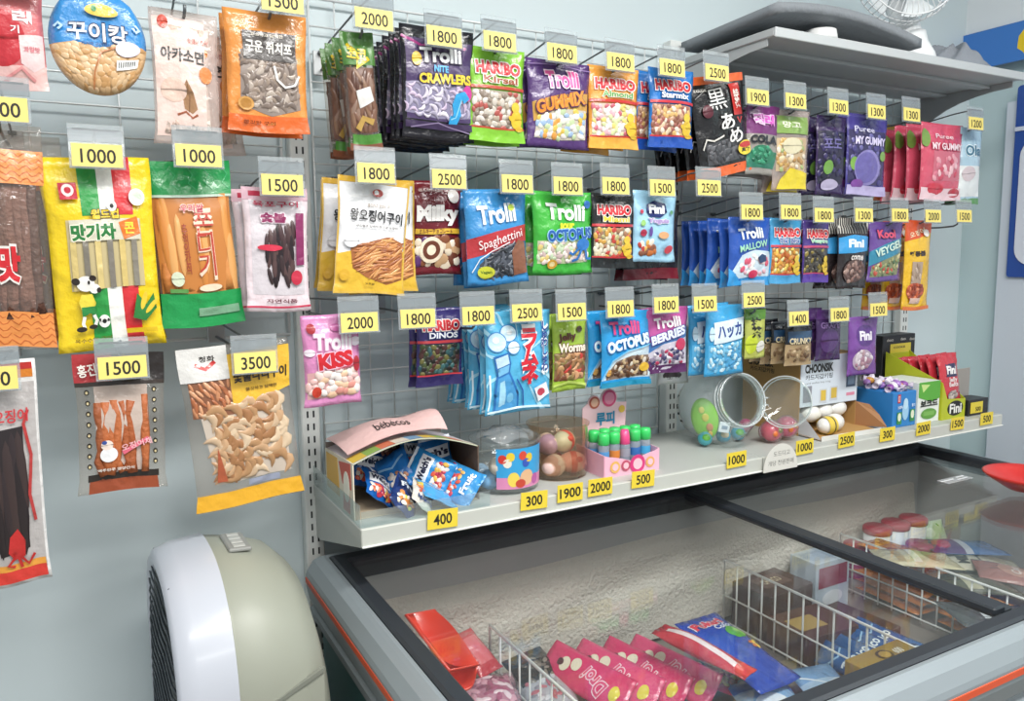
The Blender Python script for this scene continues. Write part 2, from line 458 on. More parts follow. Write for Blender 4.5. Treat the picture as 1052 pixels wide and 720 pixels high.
# ------------------------------------------------------------------ slotted uprights, wire grids
MET = mat('#e0e3e0', .4); SLOT = mat('#23272a', .6)
for x, lab in ((0, 'slotted white metal upright at the left end of the shelf'), (.9, 'slotted white metal upright between the two shelf bays'), (1.8, 'slotted white metal upright at the far right of the shelf')):
    t = thing('slotted_upright', lab, 'shelf upright', (x, .012, 0))
    b = MB(); b.box((0, 0, .98), (.036, .03, 1.96), MET, .0025); b.build('post', t)
    b = MB()
    for i in range(77):
        for s in (-.0058, .0058): b.box((s, -.0152, .03+.025*i), (.0034, .001, .013), SLOT, 0)
    b.build('slots', t)
WIRE = mat('#e4e8e8', .35, .2)
def wire_grid(lab, x0, x1, z0, z1, dx, dz, r):
    b = MB(); n = round((x1-x0)/dx); k = round((z1-z0)/dz)
    for i in range(n+1):
        x = x0+(x1-x0)*i/n; b.tube([(x, .012, z0), (x, .012, z1)], r*(1.5 if i in (0, n) else 1), WIRE, 6)
    for j in range(k+1):
        z = z0+(z1-z0)*j/k; b.tube([(x0, .012-r*1.8, z), (x1, .012-r*1.8, z)], r*(1.5 if j in (0, k) else 1), WIRE, 6)
    o = b.build('wire_grid_panel', None, recalc=False); tag(o, lab, 'wire grid')
wire_grid('white wire grid on the wall behind the middle candy hooks', .03, .865, 1.03, 1.935, .0491, .05, .0017)
wire_grid('white wire grid on the wall behind the far right candy hooks', .935, 1.77, 1.2, 1.9, .0491, .05, .0017)
wire_grid('white wire grid with wide bays on the wall behind the left snack hooks', -.83, -.03, 1.312, 2.06, .1325, .05, .0019)

# ------------------------------------------------------------------ hooks with price cards
DARKW = mat('#6d7274', .35, .5); SLV = clear('#f4f7f8', .22, .8, .08, '#dfe4e6'); CARD = mat('#f0dc7a', .5); INK = mat('#20201c', .6)
SLVG = clear('#e4e8ea', .28, .8, .1, '#c2c8cb')
HOOKS = []
def hook(tagpx, price, lab, bag=None, size=(.062, .031), yaw=0, tiltz=0, hand=False):
    """prong and card arm clipped to the grid; the card hangs at the tip"""
    P = at(tagpx[0], tagpx[1], Y=-.262)
    X, Zc = P.x, P.z
    pz = (bag.location.z-.009) if bag is not None else Zc-.026
    bx = bag.location.x if bag is not None else X
    hx = X+clamp(bx-X, -.03, .03)*.7
    t = thing('display_hook', lab, 'display hook', (hx, 0, pz), group='display hooks with price cards'); dz = Zc-pz; ox = X-hx
    b = MB(); b.box((0, .0015, .012), (.03, .006, .045), mat('#b9bdbe', .4, .3), .0015); b.box((0, -.004, .03), (.012, .012, .006), DARKW); b.build('back_clip', t)
    b = MB(); pts = [(0, -.002, 0), (0, -.2, -.001), (0, -.236, .001), (0, -.246, .006), (0, -.248, .014)]
    b.tube(pts, .0023, DARKW, 8); b.build('prong', t)
    b = MB(); top = dz+.034
    b.tube([(0, -.002, .026), (0, -.06, .028+max(0, top-.03)*.3), (ox*.7, -.2, top), (ox, -.258, top+.002)], .0018, DARKW, 8)
    b.tube([(ox-.028, -.2585, top+.001), (ox+.028, -.2585, top+.001)], .0015, DARKW, 6); b.build('card_arm', t)
    sw, sh = size[0]+.007, size[1]+.03
    M = Matrix.Translation((ox, -.262, dz)) @ rot3(R_(-4), R_(tiltz), R_(yaw))
    b = MB(); b.box((0, 0, .012), (sw, .0022, sh), SLV, .0008, M); b.box((0, -.0006, size[1]/2+.011), (sw, .0022, .017), SLVG, .0008, M)
    b.box((0, -.0022, -size[1]/2-.001), (sw, .004, .0022), SLV, .0006, M); b.build('card_sleeve', t)
    b = MB(); b.box((0, -.0021, 0), (size[0], .0008, size[1]), CARD, .0001, M); c = b.build('price_card', t)
    b = MB(); M2 = M @ Matrix.Translation((.001, -.0028, -.001)) @ rot3(PI/2)
    b.text(price, INK, size[0]*(.2*len(price)-.05 if len(price) < 4 else .7), size[1]*.62, M2, off=.012); b.build('digits', c, recalc=False)
    return t

# ------------------------------------------------------------------ shelf
SH = mat('#b7bab5', .45, var=.03)
ZS = 1.016
for x0, x1, lab in ((0, .8985, 'white metal shelf board of the left bay holding tubs and boxes'), (.9015, 1.8, 'white metal shelf board of the right bay holding boxes')):
    t = thing('shelf_board', lab, 'shelf', (x0, 0, ZS))
    L = x1-x0
    b = MB(); b.box((L/2, -.151, -.0125), (L, .298, .025), SH, .002); b.build('deck', t)
    b = MB(); b.box((L/2, -.302, -.0155), (L, .006, .031), mat('#c2c4bc', .4), .0015); b.box((L/2, -.3065, -.0295), (L, .004, .003), mat('#e3e4de', .4)); b.build('price_rail', t)
    for s in (0.004, L-.004):
        b = MB(); b.prism([(-.003, -.024), (-.295, -.024), (-.295, -.034), (-.03, -.105), (-.003, -.105)], -.0015, .0015, SH, Matrix.Translation((s, 0, 0)) @ YZ); b.build('bracket', t)
b = MB(); b.box((.0015, -.15, ZS+.019), (.002, .29, .037), clear('#eef6f6', .1, 1, .03), .0005); b.box((.12, -.2985, ZS+.014), (.235, .002, .027), clear('#eef6f6', .08, 1, .03), .0005)
tag(b.build('acrylic_shelf_edge'), 'clear acrylic edge around the blue pouch box at the left shelf end', 'shelf edge')
YT = mat('#e8cf3f', .45)
for px, py, price, what in ((455, 533, '400', 'blue fruit snack box'), (549, 514, '300', 'balloon label tub'), (586, 506, '1900', 'open clear tub with wrapped eggs'), (617, 500, '2000', 'right rim of the open clear tub'), (661, 492, '500', 'pink box of green capped bottles'),
        (757, 472, '1000', 'lying clear jar'), (827, 459, '1000', 'handwritten round card on its right'), (870, 452, '2500', 'egg dispenser box'), (912, 446, '300', 'blue candy box'), (949, 440, '2000', 'green and white candy box'), (984, 435, '1500', 'lime display box of red bags'), (1014, 430, '500', 'black end stand')):
    P = at(px, py, Y=-.309); n = len(price)
    t = thing('shelf_price_tag', f'yellow {price} price tag on shelf edge below the {what}' if what[0] != 'h' else 'yellow 1000 price tag on the shelf edge right of the handwritten round card', 'price tag', (P.x, -.3083, P.z), group='yellow price tags on the shelf edge')
    b = MB(); b.box((0, 0, 0), (.056, .001, .033), YT, .0002, rot3(0, R_(random.Random(px).uniform(-3, 3)))); b.build('card', t)
    b = MB(); b.text(price, INK, .012*n-.002, .019, Matrix.Translation((0, -.0008, 0)) @ rot3(PI/2), off=.02); b.build('digits', t, recalc=False)

# ------------------------------------------------------------------ top shelf
t = thing('top_shelf', 'grey shelf above the far right candy hooks with fan and mat on it', 'shelf', (.9, 0, 1.897))
TS = mat('#b4b8b9', .45); 
b = MB(); b.box((.45, -.152, .0085), (.9, .3, .017), TS, .002); b.box((.45, -.09, -.004), (.88, .03, .008), TS); b.box((.45, -.21, -.004), (.88, .03, .008), TS); b.build('deck', t)
b = MB(); b.box((.45, -.304, .0075), (.9, .005, .02), mat('#bfc3c4', .4), .0015); b.build('front_lip', t)
for s in (.006, .894):
    arc = [(-.004, 0), (-.28, 0), (-.28, -.015)]+[(-.28+.25*math.sin(i/8*PI/2), -.015-.1*(1-math.cos(i/8*PI/2))) for i in range(1, 9)]+[(-.004, -.115)]
    b = MB(); b.prism(arc, -.0015, .0015, TS, Matrix.Translation((s, 0, 0)) @ YZ); b.build('bracket', t)
# soft mat on it
b = MB(); GM = mat('#84898e', .8, bump=.25, bscale=90)
def matf(u, v, o):
    x = .905+.47*u; y = -.012-.292*v
    z = 1.921+.034*math.sin(PI*clamp(.16+.78*u))*(.35+.65*v)+.006*(1-u)
    return (x, y, z+o)
N1, N2 = 20, 12
tp = [matf(i/N1, j/N2, .02) for j in range(N2+1) for i in range(N1+1)]; bt = [matf(i/N1, j/N2, .0) for j in range(N2+1) for i in range(N1+1)]
fs = []; n1 = (N1+1)*(N2+1)
for j in range(N2):
    for i in range(N1):
        a = j*(N1+1)+i; fs += [[a, a+1, a+N1+2, a+N1+1], [n1+a+N1+1, n1+a+N1+2, n1+a+1, n1+a]]
for i in range(N1):
    for a in (i, N2*(N1+1)+i): fs.append([a, a+1, a+1+n1, a+n1])
for j in range(N2):
    for a in (j*(N1+1), j*(N1+1)+N1): fs.append([a, a+N1+1, a+N1+1+n1, a+n1])
b.add(tp+bt, fs, GM, True); tag(b.build('foam_mat'), 'dark grey soft mat lying over the left end of the top shelf', 'mat')
b = MB(); b.lathe([(0, 0), (.035, 0), (.036, .006), (.033, .022), (0, .024)], mat('#e6e7e6', .4), 24); o = b.build('pot_cover', None, (1.08, -.265, 1.915)); tag(o, 'small white round pot cover on the top shelf edge under the grey mat', 'cover')
# fan
t = thing('desk_fan', 'white desk fan standing on the top shelf beside the grey mat', 'fan', (1.445, -.225, 1.915))
WH = mat('#e9ebec', .35); FM = rot3(R_(-8), 0, R_(-28))
b = MB(); b.lathe([(0, 0), (.058, 0), (.06, .008), (.056, .022), (.04, .05), (.034, .075), (0, .075)], WH, 32); b.build('base', t)
b = MB(); b.tube([(0, .004, .06), (-.01, .014, .11), (-.04, .03, .17)], [.034, .03, .024], WH, 14); b.build('stand', t)
HM = Matrix.Translation((-.045, -.0, .192)) @ FM @ Matrix.Scale(.98, 4)
b = MB(); b.lathe([(0, -.05), (.035, -.048), (.042, -.01), (.04, .03), (0, .035)], WH, 24, HM @ rot3(PI/2)); b.build('motor_housing', t)
b = MB()
for rr, yy in ((.118, -.03), (.112, -.055), (.06, -.066), (.112, 0)): b.tube([(rr*math.cos(i/40*2*PI), yy, rr*math.sin(i/40*2*PI)) for i in range(40)], .0018, WH, 6, HM, closed=True)
for i in range(48):
    a = i/48*2*PI; c, s = math.cos(a), math.sin(a); a2 = a+.22; c2, s2 = math.cos(a2), math.sin(a2)
    b.tube([(.028*c, -.067, .028*s), (.06*c2*1.0, -.066, .06*s2), (.108*c2, -.058, .108*s2), (.119*c2, -.03, .119*s2), (.113*c2, 0, .113*s2)], .0011, WH, 5, HM)
b.lathe([(0, -.072), (.028, -.071), (.029, -.062), (0, -.06)], WH, 20, HM @ rot3(PI/2) @ Matrix.Diagonal((1, 1, -1, 1)) @ Matrix.Translation((0, 0, 0))); b.build('guard', t, recalc=False)
for k in range(5):
    b = MB(); a0 = k/5*2*PI
    def bl(u, v, a0=a0):
        r = .03+.075*u; a = a0+(v-.5)*(.5+.45*u); return (r*math.cos(a), -.02+.018*(v-.5), r*math.sin(a))
    b.grid(bl, 6, 5, mat('#dfe4e6', .3), True, HM); b.build('blade', t, recalc=False)
# grey cloth in a loose heap at the right end
b = MB(); rd = random.Random(5)
def cl(u, v):
    a = u*2*PI; r = v
    x = 1.675+.118*r*math.cos(a); y = -.18+.1*r*math.sin(a)
    z = 1.916+.068*(1-r**2.4)*(1+.28*r*math.sin(3*a+1)+.22*r*math.sin(5*a+6*r))+.012*math.sin(9*a+11*r)*(1-r)*r*3+.004
    return (x, y, z)
b.grid(cl, 60, 18, mat('#8d929a', .9, bump=.3, bscale=150)); tag(b.build('grey_cloth'), 'crumpled grey cloth at the right end of the top shelf', 'cloth')
# ------------------------------------------------------------------ hanging bags
G = 'hanging candy bags'
def Hk(tagpx, price, short, bag=None, **kw):
    lab = f'hook with yellow {price} price card above the {short}' if bag is not None else f'empty wire hook with yellow {price} price card {short}'
    return hook(tagpx, price, lab, bag, **kw)
def strips(t, w, h, u0, u1, v0, v1, n, cols, wd, name='contents', seed=3, y=-.001, th=.5, slant=.06, ro=.5, bump=.6):
    b = MB(); rd = random.Random(seed)
    for k in range(n):
        u = u0+(u1-u0)*(k+.5)/n+rd.uniform(-.02, .02); c = mat(rd.choice(cols), ro, bump=bump, bscale=120, var=.2, vscale=60)
        p = []
        for q in range(7):
            f = q/6; p.append(((u-.5+slant*(f-.5)*rd.uniform(-1, 1)+.006*math.sin(5*f+k))*w, y-rd.uniform(0, .002), -(v0+(v1-v0)*f)*h+rd.uniform(-.01, .01)*h))
        b.tube(p, [wd*rd.uniform(.8, 1.1) for _ in p], c, 7, Matrix.Diagonal((1, th, 1, 1)))
    return b.build(name, t)
def dims(r, Y):
    xl, yt, xr, yb = r; cx, cy = (xl+xr)/2, (yt+yb)/2
    return at(xr, cy, Y=Y).x-at(xl, cy, Y=Y).x, at(cx, yt, Y=Y).z-at(cx, yb, Y=Y).z
def grille(u0, u1, v0, v1, c, n=5, wd=.0012):      # wavy line pattern
    return [('l', [(u0+(u1-u0)*i/20, v0+(v1-v0)*(k+.5)/n+.012*math.sin(i*1.9)) for i in range(21)], wd, c) for k in range(n)]
CLR = clear('#f6f2ee', .07, 1, .08, '#efe9e4', bump=.5)
CLW = clear('#f4efec', .3, .9, .1, '#f0dfd8', bump=.5)

# --- left panel, top row
bg = hang('snack_pack', 'pink pack with white lettering at the upper left corner of the wall', 'snack pack', (-22, -22, 47, 92), '#de7a7c', [
    ('r', 0, .78, 1, 1, '#eec3be'), ('e', .3, .55, .4, .25, '#c9343e'), ('p', [(.6, .52), (.98, .5), (.98, .78), (.8, .84), (.6, .76)], '#f2d6d6'), ('t', '리', .68, .36, .3, .12, '#ffffff', {'b': .05}), ('t', '기', .55, .47, .14, .07, '#ffffff'), ('t', '과일맛', .79, .64, .26, .05, '#d9808a'),
    ('l', [(.35, .9), (.6, .8), (.8, .92)], .004, '#e59a9a')], T=.014, group=None)
Hk((20, -22), '1500', 'pink pack at the upper left corner', bg)
bg = hang('snack_tray_pack', 'oval blue pack of round tan crackers, upper left', 'cracker pack', (51, -12, 151, 98), '#3a8fd2', [
    ('w', [(.0, .6), (.25, .54), (.5, .58), (.75, .53), (1, .56), (1, 1), (0, 1)], '#d2a877', ['#dcb587', '#c99a64', '#d8ae7c', '#e2c096'], 120, .012, {'part': 'crackers', 'asp': 1.3, 'hgt': .0006, 'gap': .5}),
    ('t', '꾸이캉', .5, .44, .6, .17, '#ffffff', {'out': '#1c2c5c', 'b': .02, 'ow': .025}), ('t', '바삭한 구이과자', .48, .55, .3, .03, '#20407c'),
    ('l', [(.06, .4), (.1, .36), (.14, .4), (.1, .43)], .004, '#bfe2f5'), ('l', [(.9, .3), (.94, .34), (.9, .38), (.87, .34)], .004, '#bfe2f5'), ('l', [(.4, .97), (.44, .8), (.52, .62), (.7, .56)], .002, '#c07a48'),
    ('e', .8, .58, .13, .08, '#ded7e6'), ('r', .68, .69, .92, .79, '#f1f1ef')]+[('r', .7+.025*i, .71, .71+.025*i, .765, '#333333') for i in range(8)]+[('e', .55, .24, .18, .06, '#e8c64e'), ('e', .47, .23, .03, .03, '#3a8f4c')], T=.016, oval=True, nu=20)
hook((104, -40), '1500', 'wire hook above the oval blue cracker pack, its card out of sight over the pack', bg)
r_ = (156, 12, 226, 150)
bg = hang('snack_pack', 'clear pinkish noodle snack pack with black lettering, upper left', 'snack pack', r_, CLW, [
    ('e', .8, .3, .05, .03, '#e08a4e'), ('p', rect(.04, .06, .8, .94), '#ead0c6'), ('p', [(.42, .6), (.5, .51), (.6, .6), (.66, .72), (.58, .76), (.46, .73)], '#a9805c'), ('l', [(.5, .52), (.54, .64), (.53, .75)], .0012, '#7d5a3e'), ('e', .3, .6, .2, .09, '#e2c4b4'), ('l', [(.35, .78), (.48, .75), (.58, .79), (.66, .76)], .003, '#a05a3c'),
    ('t', '아카소면', .46, .335, .66, .1, '#2b2523', {'rot': 2, 'b': .03}), ('e', .2, .1, .08, .05, '#c8442e'), ('e', .8, .46, .1, .06, '#e08a4e'), ('t', '맛있는 간식', .7, .22, .3, .04, '#c05a4e'), ('t', '소면', .48, .93, .15, .06, '#6a6058')], T=.008, rot=1)
strips(bg, *dims(r_, -.232), .2, .8, .12, .92, 9, ['#e9d3c6', '#e2c6b7', '#f0ded3'], .005, seed=4)
c = dup(bg, 'clear pinkish noodle snack pack behind the front one, swung to the right'); c.location = bg.location+Vector((.03, .062, -.004)); c.rotation_euler = (0, R_(-4), 0)
Hk((190, -20), '1500', 'clear pinkish noodle snack packs', bg)
bg = hang('snack_pack', 'orange pack of grey dried fish discs, upper left beside the first upright', 'snack pack', (232, 13, 317, 136), '#e8964a', [
    ('r', 0, .86, 1, 1, '#e06a2c'), ('w', [(.17, .33), (.86, .3), (.92, .8), (.55, .86), (.16, .78)], '#93857c', ['#a08f84', '#85766c', '#b8aa9e', '#9c8a7c', '#766860'], 90, .017, {'part': 'dried_fish', 'asp': 2, 'gap': .3, 'hgt': .001, 'bend': .3}),
    ('r', .2, .17, .86, .41, '#38302c'), ('t', '구운 쥐치포', .52, .3, .58, .1, '#f4efe6', {'rot': 1}), ('t', '고소하고 담백한', .5, .2, .4, .03, '#e2d8c8'), ('e', .22, .77, .1, .055, '#d8a25a'), ('e', .22, .77, .07, .04, '#b8823c'), ('t', '쫄깃한 구이', .38, .92, .4, .03, '#7a3414'),
    ('l', [(.58, .45), (.62, .56), (.72, .62), (.84, .6), (.9, .52)], .0035, '#f2efec')], T=.009, stack=1, short='orange dried fish pack')
Hk((290, 2), '1500', 'orange dried fish pack', bg)

# --- left panel, middle row
r_ = (-36, 128, 52, 360)
bg = hang('snack_pack', 'clear pack of long brown dried strips with orange wavy bands, left edge of the wall', 'snack pack', r_, CLR, [
    ('r', 0, .11, 1, .26, '#e7934e')]+grille(0, 1, .115, .255, '#c4622a')+[('r', 0, .83, 1, .99, '#e7934e')]+grille(0, 1, .835, .985, '#c4622a')+[
    ('t', '맛', .48, .62, .3, .16, '#d22a32', {'out': '#f4efe8', 'b': .05})], T=.012)
strips(bg, *dims(r_, -.232), .15, .85, .24, .85, 8, ['#6f4a3a', '#5d3c30', '#82594a'], .0075, seed=8)
c = dup(bg, 'second clear pack of brown strips with orange wavy bands, behind the front one'); c.location = bg.location+Vector((.02, .09, -.002)); c.rotation_euler = (0, R_(-2), 0)
Hk((0, 112), '1000', 'brown strip packs at the left edge', bg)
bg = hang('snack_pack', 'yellow pack with green white red stripes and corn, left wall', 'snack pack', (50, 162, 164, 358), '#efce1f', [
    ('r', .33, .0, .5, .3, '#2f9a48'), ('r', .5, .0, .64, .3, '#f2f1ea'), ('r', .64, .0, .81, .3, '#d6333a'),
    ('r', .33, .66, .5, 1, '#2f9a48'), ('r', .5, .66, .64, 1, '#f2f1ea'), ('r', .64, .66, .8, 1, '#d6333a'),
    ('w', rect(.17, .32, .87, .68), '#c9b98a', [], 0, .02, {'part': 'corn_strip_window'})]+[('r', .19+.115*i, .42, .245+.115*i, .68, c) for i, c in enumerate(['#d9c27e', '#7f796d', '#dcc684', '#827c72', '#d8bf78', '#8a8478'])]+[
    ('r', .2, .32, .86, .43, '#d8d3be'), ('t', '맛기차', .42, .385, .42, .085, '#2a7a3c', {'out': '#f6f2dc', 'b': .05}), ('p', [(.66, .34), (.84, .31), (.86, .4), (.7, .43)], '#e2762a'), ('t', '콘', .76, .37, .1, .06, '#f6e04a'),
    ('t', '월드컵', .54, .295, .26, .05, '#e8c62a', {'out': '#3a2a18', 'b': .04}), ('e', .61, .255, .045, .028, '#f4f4f0'), ('e', .61, .255, .018, .012, '#222222'),
    ('r', .15, .13, .31, .215, '#c43040'), ('e', .23, .168, .055, .032, '#f2e4e0'), ('e', .23, .168, .03, .017, '#c43040'), ('e', .85, .21, .075, .045, '#eef2e4'), ('e', .85, .21, .05, .03, '#cfe0c8'),
    ('e', .3, .645, .085, .04, '#f4f2ec', .3), ('e', .38, .675, .05, .025, '#f4f2ec', .3), ('e', .21, .63, .04, .018, '#2e2420', .5), ('e', .37, .62, .035, .015, '#2e2420', .4), ('e', .42, .685, .022, .014, '#2a2420'), ('e', .33, .64, .012, .01, '#2a2420'), ('p', [(.25, .7), (.35, .7), (.38, .75), (.36, .78), (.24, .78), (.22, .74)], '#f0dc4a'), ('p', [(.24, .765), (.37, .765), (.38, .81), (.31, .8), (.24, .82)], '#2f8a44'), ('l', [(.26, .815), (.24, .85), (.25, .875)], .0045, '#f4f2ec'), ('l', [(.35, .81), (.37, .84), (.35, .865)], .0045, '#f4f2ec'), ('e', .22, .88, .05, .014, '#2a2420'), ('e', .33, .872, .04, .012, '#2a2420'), ('e', .44, .85, .055, .034, '#f4f4f0'), ('e', .44, .85, .02, .012, '#222222'), ('e', .4, .84, .01, .008, '#222222'), ('e', .48, .845, .01, .008, '#222222'),
    ('p', [(.72, .85), (.78, .72), (.86, .78), (.94, .72), (.96, .8), (.84, .87)], '#2f7f3c'), ('e', .84, .76, .025, .05, '#f0c83a', .3), ('e', .91, .79, .022, .05, '#f0c83a', .7),
    ('t', '옥수수맛 구이', .32, .94, .34, .022, '#6a5510'), ('r', .64, .905, .94, .93, '#d8b414')], T=.011, stack=1, short='yellow striped corn snack pack', rot=-2, step=.05)
Hk((100, 160), '1000', 'yellow pack with green white red stripes', bg)
r_ = (157, 166, 245, 335)
bg = hang('snack_pack', 'green ended clear pack of orange flat strips, left wall', 'snack pack', r_, CLR, [
    ('w', rect(.03, .2, .97, .8), '#c9813f', ['#e09a52', '#d68c45', '#e6ab68'], 9, .1, {'part': 'orange_strips', 'asp': 8, 'ang': 89, 'jit': .03, 'gap': .13}),
    ('r', 0, 0, 1, .2, '#1f9a50'), ('r', 0, .79, 1, 1, '#1f9a50'), ('r', 0, .2, 1, .215, '#cfe6d2')]+[('l', [(.1+.2*i, .03+.02*(i % 2)), (.16+.2*i, .08), (.1+.2*i, .13), (.18+.2*i, .17)], .0016, '#43b572') for i in range(5)]+[
    ('t', '쫀\n디\n기', .62, .5, .23, .38, '#c24a3a', {'out': '#f6d9c0', 'b': .005, 'ow': .025}), ('t', '추\n억\n의\n간\n식', .38, .52, .07, .3, '#a04a34'), ('t', '우리쌀', .5, .28, .28, .05, '#d0556a', {'out': '#f6e0cc'}),
    ('e', .23, .7, .08, .045, '#dfe8cc'), ('r', .12, .76, .34, .785, '#5f9a50'), ('e', .62, .76, .14, .022, '#f0dcc0'), ('r', .45, .88, .95, .93, '#7fae8c')], T=.011, rot=-3, Y=-.208)
strips(bg, *dims(r_, -.232), .08, .92, .2, .8, 7, ['#dc9350', '#e2a463', '#cf8342'], .009, y=-.006, th=.4, seed=12, slant=.02, bump=.2)
c = dup(bg, 'second green ended pack of orange strips, behind the front one'); c.location = bg.location+Vector((.006, .055, -.003)); c.rotation_euler = (0, R_(-1), 0)
Hk((204, 160), '1000', 'green ended packs of orange strips', bg)
r_ = (251, 193, 318, 320)
bg = hang('snack_pack', 'white and pink pack with dark jerky pieces in its window, beside the first upright', 'snack pack', r_, '#ead9de', [
    ('r', .1, .1, .93, .86, '#d5cdd2'), ('r', 0, .0, 1, .1, '#dfb8c4'), ('r', .1, .03, .9, .07, '#b8304c'), ('l', [(0, .96), (1, .96)], .003, '#c43a56'),
    ('w', [(.28, .3), (.8, .26), (.74, .8), (.38, .8)], None, ['#3a2a2c', '#4a3436', '#2a1e22', '#57403f'], 40, .034, {'part': 'jerky_window', 'asp': 4, 'ang': 85, 'jit': .25, 'gap': .12}),
    ('t', '육포구이', .5, .13, .7, .05, '#c23a58'), ('t', '숯불', .45, .24, .4, .08, '#8a2458', {'out': '#f2dfe8', 'b': .05}), ('r', .8, .2, .93, .62, '#8a3060'), ('e', .38, .48, .2, .025, '#d0304a'), ('e', .8, .72, .09, .06, '#c43048'), ('t', '자연식품', .55, .91, .5, .035, '#6a2a3a')], T=.008, stack=3, short='white and pink jerky pack', jx=.012)
Hk((290, 190), '1500', 'white and pink jerky packs', bg)

# --- left wall, lower row
r_ = (-30, 370, 46, 602)
bg = hang('snack_pack', 'white edged pack of a dark dried squid with red squid picture, lower left edge', 'snack pack', r_, '#e8e6e4', [
    ('r', 0, .1, .96, .94, '#b9b4b2'), ('r', 0, .015, .95, .08, '#e0862e'), ('r', .3, .015, .95, .045, '#c83430'), ('r', 0, .93, .95, .985, '#d23a30'), ('r', 0, .9, .95, .93, '#e8a040'),
    ('w', [(.3, .3), (.76, .29), (.74, .84), (.3, .86)], '#2a2224', ['#33282a', '#282022', '#3d2f2e'], 8, .14, {'part': 'dried_squid', 'asp': 9, 'ang': 89, 'jit': .03, 'gap': .1}), ('l', [(.85, .22), (.78, .28), (.86, .42), (.8, .6), (.86, .72)], .004, '#b43a38'), ('p', [(.42, .84), (.46, .77), (.58, .74), (.68, .8), (.66, .87), (.5, .88)], '#c22c2a'), ('l', [(.5, .87), (.4, .9), (.5, .91)], .004, '#c22c2a'), ('l', [(.6, .87), (.7, .91), (.8, .87)], .004, '#c22c2a'), ('l', [(.56, .87), (.6, .92)], .004, '#c22c2a'),
    ('t', '오징어', .6, .24, .5, .06, '#c8343a')], T=.008)
Hk((-10, 389), '1500', 'white edged squid pack at the lower left', bg)
r_ = (78, 362, 172, 504)
bg = hang('snack_pack', 'clear pack of orange brown sticks with black studded border, lower left wall', 'snack pack', r_, CLR, [
    ('p', rect(.2, .22, .8, .88), '#c7b4a8'),
    ('r', 0, 0, .42, .2, '#b03438'), ('r', .42, 0, 1, .2, '#2a2422'), ('r', 0, .2, 1, .23, '#3a302a'), ('r', .12, .9, .9, 1, '#9a4a2c'), ('r', .1, .86, .92, .91, '#2a2420')]+[('e', x, .27+.075*i, .028, .02, c) for i in range(8) for x in (.12, .88) for c in ('#2a2420', )]+[('e', x, .27+.075*i, .014, .01, '#d8c89a') for i in range(8) for x in (.12, .88)]+[
    ('t', '홍진미', .2, .11, .3, .09, '#f4ece4', {'rot': -6}), ('l', [(.5, .72), (.65, .67), (.8, .62)], .006, '#e26a80'), ('t', '오징어채', .66, .66, .36, .05, '#f3b8c0', {'rot': -14}), ('e', .34, .72, .1, .055, '#f2f2f4'), ('e', .32, .65, .07, .035, '#f6e3d6'), ('e', .29, .63, .03, .014, '#35549c'), ('t', '맥주안주 영양간식', .42, .83, .42, .022, '#f2e8de')], T=.008, rot=1.5, seal=.16)
strips(bg, *dims(r_, -.232), .24, .62, .34, .86, 6, ['#b9683a', '#a85a30', '#c67a48', '#9c5630'], .0065, 'fish_sticks', 21, y=-.0105, th=.5, slant=.1, bump=.4)
strips(bg, *dims(r_, -.232), .68, .78, .3, .86, 1, ['#b9683a'], .006, 'fish_sticks', 22, y=-.01, th=.5, slant=.02, bump=.4)
Hk((126, 377), '1500', 'clear pack of orange brown sticks', bg)
r_ = (192, 352, 306, 518)
bg = hang('snack_pack', 'large clear pack of dried squid legs with yellow corner and yellow foot, lower left wall', 'snack pack', r_, CLR, [
    ('w', [(.12, .36), (.9, .3), (.92, .84), (.2, .84)], '#cdbfb0', ['#c9a27c', '#b88d64', '#dcc3a4', '#a87850', '#cdb090'], 70, .036, {'part': 'squid_legs', 'asp': 2.4, 'gap': .24, 'hgt': .003, 'bend': .45}),
    ('w', rect(.06, .2, .46, .42), '#8a5a40', ['#c98a62', '#b06a44', '#dba27a'], 22, .022, {'asp': 3, 'ang': 70}), ('p', [(.44, .06), (1, .04), (1, .3), (.44, .4)], '#e8b83a'), ('r', 0, .0, .44, .2, '#dedcd8'), ('l', [(.15, .1), (.24, .13), (.33, .09)], .006, '#c8322e'), ('t', '청화', .26, .07, .14, .035, '#2a2420'),
    ('t', '숯불다리구이', .72, .2, .5, .07, '#2a2018', {'b': .03}), ('t', '쫄깃하고 담백한', .72, .28, .3, .02, '#6a5020'), ('r', 0, .89, 1, .99, '#e6ac2c'), ('p', [(.2, .82), (.24, .6), (.3, .82)], '#b05a3a'), ('r', .5, .84, .8, .88, '#9aa0b4')], T=.011, rot=-3.5, lo=.88)
Hk((262, 372), '3500', 'large clear pack of dried squid legs', bg)

# --- middle bay, top row
r_ = (354, 34, 388, 155)
bg = hang('candy_bag', 'clear green topped bag of brown sticks, first hook of the top row', 'candy bag', r_, CLR, [
    ('w', rect(.08, .3, .92, .84), '#6e4a3a', ['#7d5a48', '#5d3d30', '#8a6a54', '#94796a'], 22, .04, {'asp': 4, 'ang': 85, 'gap': .2}),
    ('r', 0, .0, 1, .28, '#4f7f3a'), ('l', [(.2, .1), (.5, .2), (.4, .3), (.8, .22)], .007, '#e2c42c'), ('t', '초코', .45, .18, .6, .1, '#e8cf3a', {'out': '#5a4a20', 'b': .02, 'ow': .03, 'rot': 8}), ('p', [(.3, .5), (.75, .46), (.85, .58), (.4, .64)], '#dedcd8'), ('l', [(.3, .82), (.5, .72), (.8, .76)], .01, '#b8954e'), ('r', .1, .86, 1, .94, '#4f8a3a'), ('r', 0, .94, 1, 1, '#7d4a34')], T=.011, rot=-4, stack=3, short='clear green topped bag of brown sticks', step=.04, jx=.003, jr=3)
Hk((384, 20), '2000', 'clear green topped bags of brown sticks', bg)
